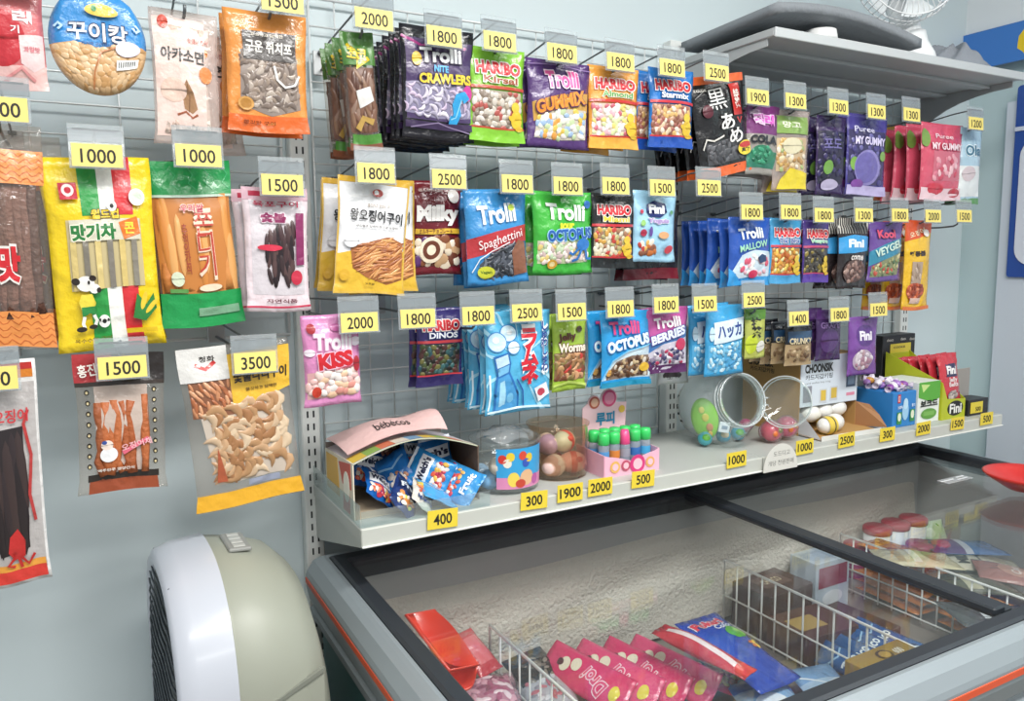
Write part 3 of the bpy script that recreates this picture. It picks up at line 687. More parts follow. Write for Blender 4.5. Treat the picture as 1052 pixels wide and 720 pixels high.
bg = hang('candy_bag', 'black and purple worm gummy bag with yellow lettering, front of its top row stack', 'candy bag', (412, 29, 487, 145), '#17151d', [
    ('r', .06, .11, .98, .82, '#4a3962'), ('l', [(.02, .1), (.3, .18), (.55, .12), (.9, .16)], .005, '#a23a7c'),
    ('w', [(.05, .5), (.98, .44), (.98, .78), (.5, .8), (.05, .77)], '#8a84a0', ['#d4ccda', '#a39cb2', '#ece6ec', '#b4adc4', '#c9b6cf'], 36, .024, {'asp': 3, 'bend': .35}),
    ('t', 'Trolli', .54, .25, .58, .13, '#f4f4f6', {'rot': -3, 'out': '#30243f', 'b': .035}), ('e', .2, .3, .07, .06, '#e8bf38'), ('t', 'NITE', .54, .37, .2, .06, '#58b0e8', {'b': .04}), ('t', 'CRAWLERS', .6, .455, .74, .09, '#f0cd3c', {'rot': -3, 'out': '#2a2140', 'b': .045}),
    ('e', .92, .56, .07, .07, '#c83c94'), ('l', [(.66, .8), (.73, .81), (.77, .75), (.75, .67), (.79, .6), (.86, .58), (.91, .63)], .015, '#2f9ad2'), ('l', [(.68, .8), (.75, .78), (.79, .7), (.83, .62)], .002, '#8fd0ee'), ('r', .02, .84, .98, .9, '#3a2a4c'), ('l', [(.1, .9), (.5, .84), (.95, .92)], .002, '#8a7a9c')], T=.012, stack=5, short='black and purple worm gummy bag', step=.03)
Hk((456, 38), '1800', 'black and purple worm gummy bags', bg)
def hari(name, label, r, c, words, wcol, win, cols, stripe, foot, bear=True, **kw):
    L = [('w', rect(.06, .46, .94, .86), win, cols, kw.pop('n', 46), kw.pop('size', .016), {'asp': 1.4, 'gap': .55}), ('r', 0, .86, 1, 1, foot), ('r', 0, .41, 1, .445, stripe), ('r', 0, .845, 1, .865, stripe)]
    L += [('t', 'HARIBO', .52, .22, .8, .14, '#cf2a34', {'out': '#fbf3ef', 'b': .055, 'ow': .06}), ('t', words, .56, .345, .62, .075, wcol, {'out': '#fbf3e8' if wcol[1] != 'f' else '#2f4f8f', 'b': .03})]
    if bear: L += [('e', .85, .75, .1, .1, '#e3bd34'), ('e', .83, .62, .075, .055, '#e9c740'), ('e', .76, .74, .06, .025, '#e3bd34', .6), ('e', .9, .85, .07, .03, '#dbb22c')]
    return hang(name, label, 'candy bag', r, c, L, **kw)
bg = hari('candy_bag', 'lime green gummy bag with red lettering, third hook of the top row', (481, 50, 539, 146), '#86c63a', 'Kirsal', '#9a4a2a', '#a89c8c', ['#cfc6ba', '#8d7d70', '#e0d8d0', '#b05a52', '#b9a996'], '#b8482e', '#86c63a', stack=1, short='lime green gummy bag')
Hk((513, 43), '1800', 'lime green gummy bags in the top row', bg)
bg = hang('candy_bag', 'purple gummy mix bag with pink and orange lettering, fourth hook of the top row', 'candy bag', (541, 63, 606, 152), '#523470', [
    ('p', [(.06, .5), (.5, .4), (.98, .34), (.98, .56), (.5, .6), (.1, .72)], '#c79a4a'), ('w', [(.16, .66), (.55, .56), (.96, .54), (.96, .88), (.5, .92), (.12, .9)], '#c9c0b0', ['#e8ecd8', '#c4d4a8', '#e6a04e', '#f0e8e4', '#9fb8d8', '#e2c25a', '#dcdcd0'], 34, .018, {'asp': 1.3}),
    ('t', 'Trolli', .55, .22, .52, .2, '#e45a9c', {'out': '#f6dcec', 'b': .035, 'rot': -4}), ('t', 'GUMMIX', .52, .48, .82, .16, '#e8953a', {'out': '#5a2a58', 'b': .05, 'rot': -14}), ('l', [(0, .07), (.5, .05), (1, .08)], .0015, '#9a80b4')], T=.013, stack=1, short='purple gummy mix bag', dup_dx=-.012)
Hk((577, 55), '1800', 'purple gummy mix bags', bg)
bg = hari('candy_bag', 'orange gummy bag with red lettering, fifth hook of the top row', (604, 69, 656, 153), '#ea9f42', 'Almond', '#4c9a3c', '#d9c2b0', ['#f0e6dc', '#e9b8c0', '#e6d27a', '#c96a78', '#f6f0ea', '#d8e0a8'], '#c8362e', '#efae46', stack=2, short='orange gummy bag', dup_dx=-.01)
Hk((637, 64), '1800', 'orange gummy bags', bg)
bg = hari('candy_bag', 'bright blue gummy bag with red lettering, sixth hook of the top row', (666, 71, 712, 152), '#2478c6', 'Starmix', '#ffffff', '#b48a70', ['#c9a083', '#e2c8a8', '#a8685c', '#d8b070', '#8d5a48', '#e8dccc'], '#c83440', '#2452ae', stack=1, short='bright blue gummy bag', dup_dx=-.01)
Hk((690, 70), '1800', 'bright blue gummy bags', bg)
bg = hang('candy_bag', 'black candy bag with white brush lettering and orange ends, top row', 'candy bag', (713, 77, 768, 180), '#1d1c1e', [
    ('r', 0, 0, 1, .08, '#e0642c'), ('r', 0, .9, 1, 1, '#e0642c'), ('w', [(.15, .66), (.9, .62), (.88, .86), (.2, .88)], '#4a4a4e', ['#57575b', '#6a6a6e', '#434347'], 22, .02, {'asp': 1.5}), ('r', .74, .1, .9, .42, '#c0332e'),
    ('t', '黒', .46, .24, .34, .21, '#f2f0ec', {'b': .0, 'rot': -4}), ('t', 'あ', .6, .47, .26, .16, '#f2f0ec', {'b': .02}), ('t', 'め', .74, .62, .26, .15, '#f2f0ec', {'b': .02}), ('l', [(.08, .72), (.16, .62), (.3, .64), (.5, .6)], .0035, '#e6e2da'), ('t', '特\n選', .82, .26, .1, .2, '#f4e8e0'), ('l', [(.78, .44), (.82, .5), (.86, .44)], .004, '#c0332e'), ('e', .24, .35, .1, .065, '#5a2430'), ('l', [(.04, .22), (.3, .12), (.66, .1)], .0015, '#8a8a88'), ('t', 'KASUGAI', .16, .14, .22, .03, '#d8d4cc'), ('e', .9, .76, .14, .075, '#e8cf3c'), ('e', .9, .73, .12, .03, '#c23a34'), ('t', '黒糖', .9, .78, .16, .04, '#3a2a20')], T=.013, rot=-10, stack=4, short='black candy bag with orange ends', step=.033, jr=1.5)
Hk((736, 75), '2500', 'black candy bags with orange ends', bg)

# --- right bay, top row
bg = hang('candy_bag', 'small purple and grey cola candy bag, top row right of the black candy bags', 'candy bag', (766, 108, 800, 180), '#9a958e', [
    ('r', 0, 0, 1, .42, '#74306f'), ('r', 0, .66, 1, .9, '#2f7a62'), ('w', ellp(.5, .72, .36, .14), '#2f7a5a', ['#3f9a74', '#246a50'], 10, .015, {}), ('t', '젤리', .5, .22, .6, .16, '#d65ac2', {'out': '#f0c8ea', 'b': .05}), ('t', 'COLA', .5, .5, .8, .12, '#22222a', {'b': .05})], T=.011, stack=2, short='small cola candy bag')
Hk((778, 100), '1900', 'small purple and grey cola candy bags', bg)
bg = hang('candy_bag', 'clear candy bag with green label and yellow foot, top row', 'candy bag', (793, 113, 831, 196), CLW, [
    ('w', [(.1, .36), (.9, .34), (.9, .76), (.1, .76)], '#c7ae8a', ['#c9a45e', '#dcc8a0', '#a9b87a', '#e8dcc8', '#b88f5a'], 30, .016, {'asp': 1.3}), ('r', .08, .08, .92, .3, '#86a656'), ('p', [(.25, .86), (.5, .72), (.95, .78), (.95, .98), (.15, .98)], '#e6cf32'), ('e', .5, .45, .26, .1, '#d8cfae'), ('t', '망고', .5, .19, .5, .08, '#eef0d8')], T=.012, stack=2, short='clear candy bag with green label', dup_dx=.008)
Hk((817, 104), '1300', 'clear candy bags with green label', bg)
GB = [('w', rect(.05, .2, .95, .86), '#37305a', ['#4a4380', '#322b55', '#5a548f', '#3d3668', '#6a66a0'], 46, .015, {'asp': 1.05, 'part': 'fruit_picture'}), ('e', .2, .62, .12, .08, '#7aa84a', .5), ('e', .9, .5, .08, .06, '#7aa84a', -.4)]
bg = hang('candy_bag', 'dark grape gummy bag with green leaf, top row beside the blueberry bag', 'candy bag', (838, 119, 868, 200), '#3c2a58', [('w', rect(.05, .2, .95, .86), '#221d38', ['#2c2648', '#3a3260', '#1d1930'], 40, .014, {'asp': 1.05, 'part': 'fruit_picture'}), ('e', .4, .66, .16, .09, '#6f9c48', .6), ('e', .5, .88, .3, .07, '#b9afcc'), ('t', '포도', .5, .36, .6, .12, '#6f67a0')], T=.012, stack=2, short='dark grape gummy bag')
Hk((861, 110), '1300', 'dark grape gummy bags', bg)
bg = hang('candy_bag', 'blue violet gummy bag with blueberries and white lettering, top row', 'candy bag', (869, 118, 910, 201), '#4d4690', GB+[('e', .52, .66, .32, .22, '#8a80bc'), ('e', .5, .66, .28, .19, '#6a60a4'), ('t', 'Puree', .42, .19, .5, .07, '#d9d5f0', {'b': .01}), ('t', 'MY GUMMY', .55, .33, .75, .1, '#d8cfee', {'b': .04}), ('r', 0, .88, 1, 1, '#b6abd4'), ('e', .3, .87, .18, .06, '#7a3f96')], T=.012, stack=2, short='blue violet blueberry gummy bag')
Hk((900, 115), '1300', 'blue violet blueberry gummy bags', bg)
bg = hang('candy_bag', 'pink strawberry gummy bag with pale lettering, top row near the right wall', 'candy bag', (945, 127, 988, 206), '#d4546c', [('w', rect(.3, .36, .95, .74), '#cc6a7c', ['#e7a3ae', '#d87a8c', '#f0c2c8', '#c74a60'], 20, .02, {'part': 'fruit_picture'}), ('e', .1, .2, .12, .12, '#7a9a48', .5), ('t', 'Puree', .55, .17, .4, .06, '#f3d5da', {'b': .01}), ('t', 'MY GUMMY', .6, .3, .7, .09, '#f6dfe4', {'b': .03, 'out': '#c23a58'}), ('r', 0, .84, 1, 1, '#ecccd2'), ('e', .4, .85, .2, .08, '#cf3448'), ('e', .85, .9, .12, .06, '#b8303f')], T=.013, stack=3, short='pink strawberry gummy bag', step=.035)
Hk((936, 118), '1300', 'pink strawberry gummy bags', bg)
bg = hang('candy_bag', 'yellow orange gummy bag squeezed beside the strawberry bags, top row', 'candy bag', (899, 128, 930, 206), '#c9a032', [('e', .5, .5, .3, .3, '#d8bf4a'), ('r', 0, .84, 1, 1, '#d8763a'), ('e', .5, .2, .2, .1, '#6a9a48')], T=.01, Y=-.085)
bg2 = hang('candy_bag', 'light blue and white candy bag with green hem, last hook of the top row', 'candy bag', (985, 131, 1007, 210), '#a9c6d6', [('r', 0, .5, 1, .9, '#dfe4e4'), ('r', 0, .92, 1, 1, '#4f8a4e'), ('t', 'Ola', .55, .3, .7, .14, '#3d6f86', {'out': '#e8f2f4', 'b': .04}), ('e', .4, .6, .3, .1, '#cfc0c4')], T=.011, stack=1, short='light blue and white candy bag')
Hk((1002, 127), '1200', 'light blue and white candy bags', bg2)

# --- middle bay, second row
bg = hang('snack_pouch', 'white and gold pouch of squid strips with black lettering, front of its stack', 'snack pouch', (345, 183, 419, 302), '#f0f0f2', [
    ('r', 0, 0, 1, .05, '#d9ab3a'), ('p', [(0, .66), (.3, .62), (.6, .7), (1, .6), (1, 1), (0, 1)], '#e3b83a'), ('r', 0, 0, .022, 1, '#d9b24a'), ('r', .978, 0, 1, 1, '#d9b24a'), ('r', 0, .98, 1, 1, '#d9b24a'),
    ('w', [(.2, .6), (.45, .56), (.75, .5), (.96, .54), (.97, .86), (.75, .92), (.45, .86), (.25, .78)], '#a9683c', ['#c9874e', '#b06c3c', '#dba468', '#9a5830', '#d29458'], 90, .034, {'asp': 7, 'ang': -25, 'jit': .5, 'gap': .12, 'part': 'squid_strip_picture'}),
    ('t', '왕오징어구이', .54, .33, .76, .105, '#17151a', {'b': .025, 'rot': 2}), ('t', '쫄깃하고 맛있는 구이', .58, .24, .34, .03, '#9a8a7a'), ('e', .55, .13, .07, .035, '#b83a34'), ('e', .53, .125, .03, .02, '#f0f0f2'), ('t', '부드럽고 담백하게 구운 오징어', .55, .42, .6, .022, '#5a5450'), ('e', .2, .55, .11, .055, '#d9dadc'), ('e', .2, .55, .1, .05, '#f0f0f2'), ('e', .12, .84, .07, .05, '#d8a92e'), ('t', '35g', .5, .92, .14, .02, '#6a5520')], T=.008, rot=4.5, stack=4, short='white and gold squid pouch', step=.032, jx=.014, jr=2)
for o in COL.objects:
    if o.get('label', '').startswith('second white and gold squid pouch'): o.location.x += .03; o.rotation_euler.y = R_(-1)
Hk((386, 178), '1800', 'white and gold squid pouches', bg)
bg = hang('candy_bag', 'dark red chocolate candy bag with white curly lettering, second row', 'candy bag', (424, 186, 474, 282), '#6d1a25', [
    ('w', [(.02, .6), (.96, .6), (.96, .92), (.02, .92)], '#54201f', ['#e8d8c0', '#c9a27a', '#6b3a2a', '#f2e6d2', '#8a5236', '#59306a'], 24, .024, {'asp': 1.1}), ('t', 'Milky', .5, .37, .9, .22, '#f8f4f0', {'b': .06, 'shear': .15, 'rot': 3}), ('l', [(.02, .53), (.4, .55), (.96, .53)], .009, '#d9ae3a'), ('t', 'ミルキーチョコレート', .45, .54, .7, .05, '#6a2a20', {'rot': 1}), ('e', .84, .16, .11, .075, '#e8e0da'), ('t', 'ほんのりにがい', .45, .1, .6, .035, '#e2c8c0'), ('e', .36, .74, .26, .14, '#efe0c8'), ('e', .36, .74, .19, .1, '#6f3b2a'), ('e', .36, .74, .1, .055, '#efe0c8')], T=.013, Y=-.2)
Hk((461, 184), '2500', 'dark red chocolate candy bag', bg)
bg = hang('candy_bag', 'blue liquorice bag with red band and pale lettering, second row', 'candy bag', (478, 194, 542, 292), '#3b8cc8', [
    ('p', [(0, .52), (.5, .44), (1, .38), (1, .56), (.5, .64), (0, .72)], '#b8383e'), ('w', [(.2, .78), (.42, .66), (.7, .58), (.97, .56), (.97, .9), (.3, .94)], '#4a4e58', ['#5a5e68', '#3a3e46', '#72767e', '#2c3036'], 34, .03, {'asp': 4, 'bend': .3, 'gap': .3}), ('p', [(.74, .66), (.84, .54), (.96, .58), (.98, .9), (.78, .92)], '#8a5a44'),
    ('t', 'Trolli', .5, .26, .62, .2, '#e8eef2', {'b': .035, 'rot': -4}), ('t', 'Spaghettini', .55, .535, .74, .12, '#f6ecec', {'b': .0, 'rot': -10, 'shear': .2}), ('e', .74, .2, .05, .035, '#b9d04a'), ('e', .3, .86, .15, .065, '#c9cc3c'), ('t', 'Vegan', .3, .86, .2, .04, '#3f6a2c'), ('l', [(.06, .86), (.2, .72), (.4, .64), (.7, .56)], .002, '#e6eef2')], T=.013, rot=-2.5, stack=2, short='blue liquorice bag', dup_dx=.002, step=.034)
Hk((531, 189), '1800', 'blue liquorice bags', bg)
bg = hang('candy_bag', 'green sour gummy bag with white and blue lettering and blue octopus, second row', 'candy bag', (547, 197, 609, 281), '#42b240', [
    ('w', [(.06, .6), (.92, .58), (.92, .86), (.06, .88)], '#b8c49a', ['#e4d2cc', '#c9b2ae', '#f0e8e0', '#d8c07a', '#c4d6b4'], 34, .017, {'asp': 1.6}), ('t', 'Trolli', .54, .25, .64, .2, '#f2f6f2', {'b': .035, 'rot': 2}), ('t', 'sour', .55, .42, .24, .08, '#dfe23c', {'b': .05}), ('t', 'OCTOPUS', .6, .52, .76, .14, '#2a5fae', {'out': '#9fd0ea', 'b': .05, 'rot': -4}), ('e', .9, .15, .05, .05, '#2f6ab0'),
    ('e', .82, .64, .11, .075, '#2f76c2'), ('l', [(.76, .68), (.66, .76), (.6, .73)], .005, '#2f76c2'), ('l', [(.8, .7), (.74, .82), (.66, .84)], .005, '#2f76c2'), ('l', [(.86, .7), (.9, .82), (.97, .82)], .005, '#2f76c2'), ('e', .32, .88, .09, .055, '#d8a43a'), ('e', .32, .88, .05, .03, '#f0dca0')], T=.014, stack=3, short='green sour gummy bag', dup_dx=-.004)
Hk((583, 191), '1800', 'green sour gummy bags', bg)
bg = hari('candy_bag', 'black and green gummy bag with red lettering, second row', (607, 199, 651, 275), '#26282a', 'Miami', '#d8c83a', '#9a8f7a', ['#d4c8a8', '#a87a5c', '#e6dcc8', '#c2483e', '#b8b07a', '#d0a04e'], '#c4303a', '#1e2022', stack=1, short='black and green gummy bag')
for o in bg.children: pass
Hk((632, 191), '1800', 'black and green gummy bags', bg)
bg = hang('candy_bag', 'pale blue gummy bag with navy logo blob and sweets picture, second row', 'candy bag', (650, 196, 694, 269), '#a4d2ec', [
    ('w', [(.12, .72), (.5, .68), (.62, .9), (.14, .92)], None, ['#c9733c', '#f0e0d0', '#b8443a', '#e0b060', '#8d5a44'], 10, .02, {}), ('p', [(.3, .2), (.5, .14), (.72, .18), (.76, .3), (.6, .38), (.36, .37), (.28, .3)], '#23306e'), ('t', 'Fini', .52, .26, .36, .13, '#f4f6fa', {'b': .05}), ('t', 'Yoguis', .56, .43, .5, .08, '#b49ad0', {'out': '#f6f2fa', 'b': .05}), ('e', .2, .46, .06, .045, '#8cc06a'), ('e', .22, .6, .08, .05, '#b03450'), ('e', .4, .58, .04, .07, '#6a4f9c'), ('e', .84, .82, .1, .055, '#c23c4a', -.4), ('e', .7, .62, .12, .05, '#e0a878'), ('e', .16, .3, .04, .03, '#c8445c'), ('e', .86, .3, .04, .03, '#5f9c74')], T=.012)
Hk((680, 193), '1500', 'pale blue gummy bag with navy logo blob', bg)
bg = hang('candy_bag', 'dark bag with a dark red hem behind the pale blue gummy bag, second row', 'candy bag', (640, 205, 698, 287), '#2c2a2e', [('r', 0, .86, 1, 1, '#7a2430'), ('r', .05, .1, .95, .5, '#3a3034')], T=.011, Y=-.13, stack=1, short='dark bag with dark red hem')
Hk((728, 193), '2500', 'left of the royal blue mallow bags')

# --- right bay, second row
bg = hang('candy_bag', 'royal blue mallow bag with white sweets picture, front of its stack, second row', 'candy bag', (748, 223, 792, 293), '#2c58b2', [
    ('p', [(0, .74), (.3, .86), (1, .8), (1, 1), (0, 1)], '#3c9ada'), ('p', [(.1, .78), (.3, .56), (.6, .48), (.98, .5), (.98, .86), (.3, .9)], '#cfe0ec'), ('w', [(.16, .78), (.34, .6), (.6, .53), (.94, .54), (.94, .84), (.34, .88)], None, ['#f2ece8', '#e8b8c4', '#f6f4f0', '#d45a74', '#dfe6ee'], 14, .018, {'asp': 1.3}), ('t', 'Trolli', .5, .24, .56, .16, '#eaf2f8', {'b': .035, 'rot': -4}), ('t', 'MALLOW', .55, .42, .66, .1, '#9fd8b8', {'b': .03, 'rot': -10}), ('p', [(.66, .6), (.74, .54), (.84, .56), (.86, .64), (.72, .68)], '#24406a'), ('e', .6, .84, .1, .06, '#d63a60')], T=.012, stack=5, short='royal blue mallow bag', step=.031)
Hk((772, 218), '1800', 'royal blue mallow bags', bg)
bg = hari('candy_bag', 'light blue gummy bag with orange yellow sweets, second row', (790, 224, 823, 291), '#4aa6d8', 'Tiki Bits', '#2456a4', '#b8843c', ['#d89a3c', '#e8c860', '#b8642c', '#c98a4a', '#e0dca0'], '#c23444', '#4aa0d4', n=34, stack=1, short='light blue gummy bag with orange sweets')
Hk((812, 218), '1800', 'light blue gummy bags with orange sweets', bg)
bg = hari('candy_bag', 'violet gummy bag with dark sweets and red lettering, second row', (824, 226, 851, 290), '#4f3a86', 'Vampire', '#8ad0b0', '#4a443c', ['#2f2c2c', '#54504a', '#8a7a3c', '#3f3a36'], '#b8406a', '#57389a', n=24, stack=2, short='violet gummy bag with dark sweets')
Hk((846, 221), '1800', 'violet gummy bags with dark sweets', bg)
bg = hang('candy_bag', 'dark chocolate bag with striped top and blue oval logo, second row', 'candy bag', (860, 224, 891, 296), '#2f282a', [('r', 0, 0, 1, .22, '#d8d4cc')]+[('p', [(.08*i, 0), (.08*i+.04, 0), (.08*i+.07, .22), (.08*i+.02, .22)], '#2a2628') for i in range(12)]+[
    ('p', [(0, .28), (.5, .24), (1, .26), (1, .46), (.5, .5), (0, .5)], '#3a9ad6'), ('t', 'Fini', .55, .36, .5, .12, '#eef4fa', {'b': .05}), ('t', 'come', .6, .57, .4, .07, '#e8e0da', {'b': .03}), ('w', ellp(.55, .76, .36, .17), '#5a4440', ['#8a6a62', '#6b504a', '#a88a80'], 14, .017, {})], T=.012, stack=2, short='dark chocolate bag with striped top')
Hk((887, 221), '1300', 'dark chocolate bags with striped top', bg)
bg = hang('candy_bag', 'violet and teal gummy bag with slanted lettering, second row', 'candy bag', (892, 228, 926, 289), '#6a4a94', [('p', [(0, .5), (.5, .36), (1, .26), (1, .52), (.5, .62), (0, .74)], '#3a8aa8'), ('w', [(.1, .74), (.5, .62), (.94, .52), (.94, .9), (.1, .92)], '#8a8f6a', ['#a8a878', '#c25a4a', '#7f9a6a', '#d2c89a', '#5f7a5a'], 22, .015, {}), ('t', 'Kool', .5, .2, .5, .14, '#d84a6a', {'b': .04, 'out': '#3a2a5c'}), ('t', 'VEYGEL', .55, .44, .8, .13, '#cfe8d8', {'b': .03, 'rot': -16})], T=.012, stack=1, short='violet and teal gummy bag')
Hk((924, 221), '1800', 'violet and teal gummy bags', bg)
bg = hang('candy_bag', 'tall yellow nut snack bag with orange top, second row near the right wall', 'candy bag', (928, 226, 955, 318), '#e8b92c', [('p', [(0, 0), (1, 0), (1, .14), (.5, .2), (0, .24)], '#d8562a'), ('t', '오징어', .5, .14, .6, .06, '#f2e4c0', {'rot': -14}), ('t', '땅콩볼', .45, .37, .56, .06, '#2a1c14', {'b': .05, 'rot': -4}), ('w', rect(.26, .46, .64, .7), '#b09a88', ['#a08a78', '#c4b0a0'], 6, .02, {'asp': 2, 'ang': 90}), ('w', ellp(.46, .79, .34, .1), '#a8482c', ['#c05a34', '#8d3a24', '#d8805a'], 12, .018, {}), ('r', .3, .86, .7, .92, '#e2c0b0'), ('r', 0, .96, 1, 1, '#d8702c'), ('e', .78, .14, .1, .04, '#f0e8e0')], T=.012, stack=2, short='tall yellow nut snack bag', step=.05, dup_dx=-.01)
Hk((958, 222), '2000', 'tall yellow nut snack bags', bg)
Hk((990, 222), '1500', 'at the right end of the second row')

# --- middle bay, third row
bg = hang('candy_bag', 'pink marshmallow bag with red lettering, first hook of the third row', 'candy bag', (311, 323, 371, 416), '#dc8fc0', [
    ('w', [(.04, .62), (.4, .6), (.96, .56), (.96, .9), (.04, .91)], '#d9a8a8', ['#f2d8d0', '#eac0bc', '#f6ece8', '#e0988c', '#f0c8a8'], 26, .022, {'asp': 1.4, 'gap': .5, 'hgt': .003}), ('e', .1, .4, .1, .04, '#f0e4ee'), ('e', .92, .3, .1, .05, '#f0e4ee'), ('e', .6, .14, .1, .04, '#c868a4'),
    ('t', 'Trolli', .52, .29, .66, .18, '#f6f0f4', {'b': .035, 'rot': 2, 'out': '#e0a8cc'}), ('t', 'KISS', .55, .49, .62, .18, '#cf2430', {'b': .06, 'rot': -4, 'out': '#f0c8dc'}), ('e', .16, .14, .08, .055, '#a82c34'), ('t', 'marshmallow', .7, .58, .32, .03, '#c83a5c', {'rot': -8}), ('e', .92, .55, .06, .09, '#b02c38'), ('e', .2, .83, .09, .06, '#c8402e')], T=.013)
Hk((369, 331), '2000', 'pink marshmallow bag', bg)
bg = hari('candy_bag', 'navy gummy bag with dark dinosaur sweets, third row beside the ramune bags', (427, 316, 476, 396), '#332a6a', 'DINOS', '#f2f0f6', '#3f4a3a', ['#4a5634', '#2f2824', '#3c6464', '#6f6c3c', '#4f2e2a', '#274a52', '#23201e'], '#c43a44', '#2a2258', bear=False, Y=-.2, rot=1, stack=1, short='navy gummy bag with dark sweets', n=34)
Hk((429, 327), '1800', 'navy gummy bags with dark sweets', bg)
bg = hang('candy_bag', 'sky blue soda candy bag with bottle picture and red lettering, front of its stack', 'candy bag', (498, 319, 566, 423), '#5ab8e2', [
    *[('p', [(.5+.16*math.cos(q), .5+.2*math.sin(q)), (.5+.8*math.cos(q-.05), .5+.8*math.sin(q-.05)), (.5+.8*math.cos(q+.05), .5+.8*math.sin(q+.05))], '#a9dff4') for q in (.3, .9, 2.2, 2.8, 3.3, 3.7, 4.2, 4.7, 5.2, 5.8)],
    ('e', .36, .21, .13, .085, '#3a86c8'), ('e', .36, .21, .115, .075, '#d4eefa'), ('e', .17, .29, .15, .1, '#3a86c8'), ('e', .17, .29, .135, .09, '#c4e6f6'), ('e', .42, .35, .1, .07, '#3a86c8'), ('e', .42, .35, .088, .06, '#dcf2fb'), ('e', .15, .27, .05, .03, '#f4fbfd'), ('e', .37, .2, .04, .025, '#f4fbfd'),
    ('p', [(.1, .43), (.34, .39), (.37, .5), (.35, .58), (.42, .68), (.5, .8), (.52, .97), (.12, .97), (.11, .8), (.15, .6)], '#2f74bc'), ('p', [(.13, .45), (.32, .41), (.345, .5), (.16, .54)], '#cdeaf8'), ('p', [(.16, .55), (.34, .51), (.33, .58), (.18, .62)], '#7cc0e8'), ('p', [(.17, .64), (.33, .6), (.4, .7), (.47, .81), (.49, .95), (.15, .95), (.14, .8)], '#4f9fd8'), ('p', [(.2, .68), (.27, .66), (.3, .8), (.3, .92), (.19, .92)], '#a8dcf4'), ('e', .37, .84, .05, .05, '#7cc4ec'), ('l', [(.46, .66), (.56, .78), (.6, .95)], .003, '#2a5aa4'), ('l', [(.04, .6), (.05, .8), (.03, .95)], .004, '#e4f6fc'),
    ('t', 'ラ\nム\nネ', .66, .45, .28, .56, '#d42838', {'out': '#fbfbfd', 'b': .05, 'ow': .09}), ('t', 'し\nゅ\nわ\nし\nゅ\nわ', .9, .36, .11, .5, '#27408e', {'out': '#f2f8fc', 'b': .03}), ('p', [(.74, .78), (.92, .72), (.98, .84), (.82, .92)], '#eef2f6'), ('e', .85, .82, .06, .04, '#c8485a'), ('l', [(.02, .97), (.5, .95), (.98, .97)], .004, '#d4eef8')], T=.012, stack=5, short='sky blue soda candy bag', step=.033)
Hk((491, 324), '1800', 'left part of the sky blue soda candy bags')
Hk((541, 321), '2500', 'sky blue soda candy bags', bg)
for o in [o for o in COL.objects if o.get('label', '').startswith('empty wire hook with yellow 1800 price card left part')]: o['label'] = 'hook with yellow 1800 price card over the left side of the sky blue soda bags'
bg = hang('candy_bag', 'lime green worm jelly bag with brown lettering, third row', 'candy bag', (567, 322, 602, 401), '#a4c244', [('w', [(.04, .5), (.96, .46), (.96, .86), (.04, .86)], '#8a6a4a', ['#a87a52', '#c49a6a', '#7a4a34', '#c8443c', '#8d7a4a', '#d8a47a'], 22, .022, {'asp': 2, 'bend': .3}), ('t', 'Jelly', .42, .3, .54, .12, '#5a2c1e', {'b': .04, 'rot': -4}), ('t', 'Worms', .55, .43, .8, .12, '#f2e4d0', {'b': .05, 'out': '#5a2c1e'}), ('e', .78, .2, .08, .04, '#4a3a2c'), ('l', [(0, .92), (.5, .88), (1, .94)], .005, '#c2d86a')], T=.012, Y=-.215, stack=1, short='lime green worm jelly bag')
Hk((587, 320), '1500', 'lime green worm jelly bags', bg)
bg = hang('candy_bag', 'azure gummy bag with pink and pale blue lettering and brown sweets, third row', 'candy bag', (617, 319, 669, 396), '#2f9ede', [
    ('p', [(0, .9), (.2, .66), (.5, .54), (1, .46), (1, .9)], '#cfe2ec'), ('w', [(.1, .84), (.3, .66), (.6, .6), (.96, .6), (.96, .88), (.12, .9)], '#8a7464', ['#6a4a34', '#8d6a4c', '#54382a', '#c9b08a', '#d8cfc0'], 34, .015, {}), ('t', 'Trolli', .46, .22, .58, .17, '#d8447c', {'b': .035, 'out': '#2a5fae'}), ('t', 'OCTOPUS', .52, .42, .86, .15, '#dff2fa', {'b': .06, 'rot': -9, 'out': '#2a68b4'}), ('e', .86, .76, .1, .06, '#e6b83a'), ('e', .14, .8, .06, .045, '#d8a45a'), ('r', 0, .93, 1, 1, '#1f8aae'), ('l', [(0, .9), (.2, .64), (.5, .53), (1, .45)], .003, '#7ac8f0')], T=.013, stack=1, short='azure gummy bag with brown sweets', dup_dx=-.014)
Hk((637, 317), '1800', 'azure gummy bags with brown sweets', bg)
bg = hang('candy_bag', 'magenta berry gummy bag with white lettering, third row in front of the second upright', 'candy bag', (664, 315, 706, 383), '#c25aa0', [
    ('p', [(0, .56), (.4, .46), (1, .3), (1, 1), (0, 1)], '#4a7fc0'), ('p', [(0, .7), (.4, .56), (1, .46), (1, 1), (0, 1)], '#cfcad8'), ('p', [(0, .78), (.3, .88), (1, .86), (1, 1), (0, 1)], '#5a2a5e'), ('w', [(.06, .74), (.4, .62), (.94, .54), (.94, .86), (.1, .86)], None, ['#8a7f94', '#c9c0cc', '#5f4f70', '#b03a5c', '#e2dce4', '#40406a'], 24, .015, {}), ('e', .82, .56, .13, .09, '#c8345c'), ('t', 'Trolli', .48, .23, .66, .16, '#f6ecf2', {'b': .035, 'rot': -4}), ('t', 'BERRIES', .5, .42, .86, .14, '#e4eefa', {'b': .05, 'rot': -14, 'out': '#4a3a94'})], T=.012, stack=1, short='magenta berry gummy bag')
Hk((684, 313), '1800', 'magenta berry gummy bags', bg)
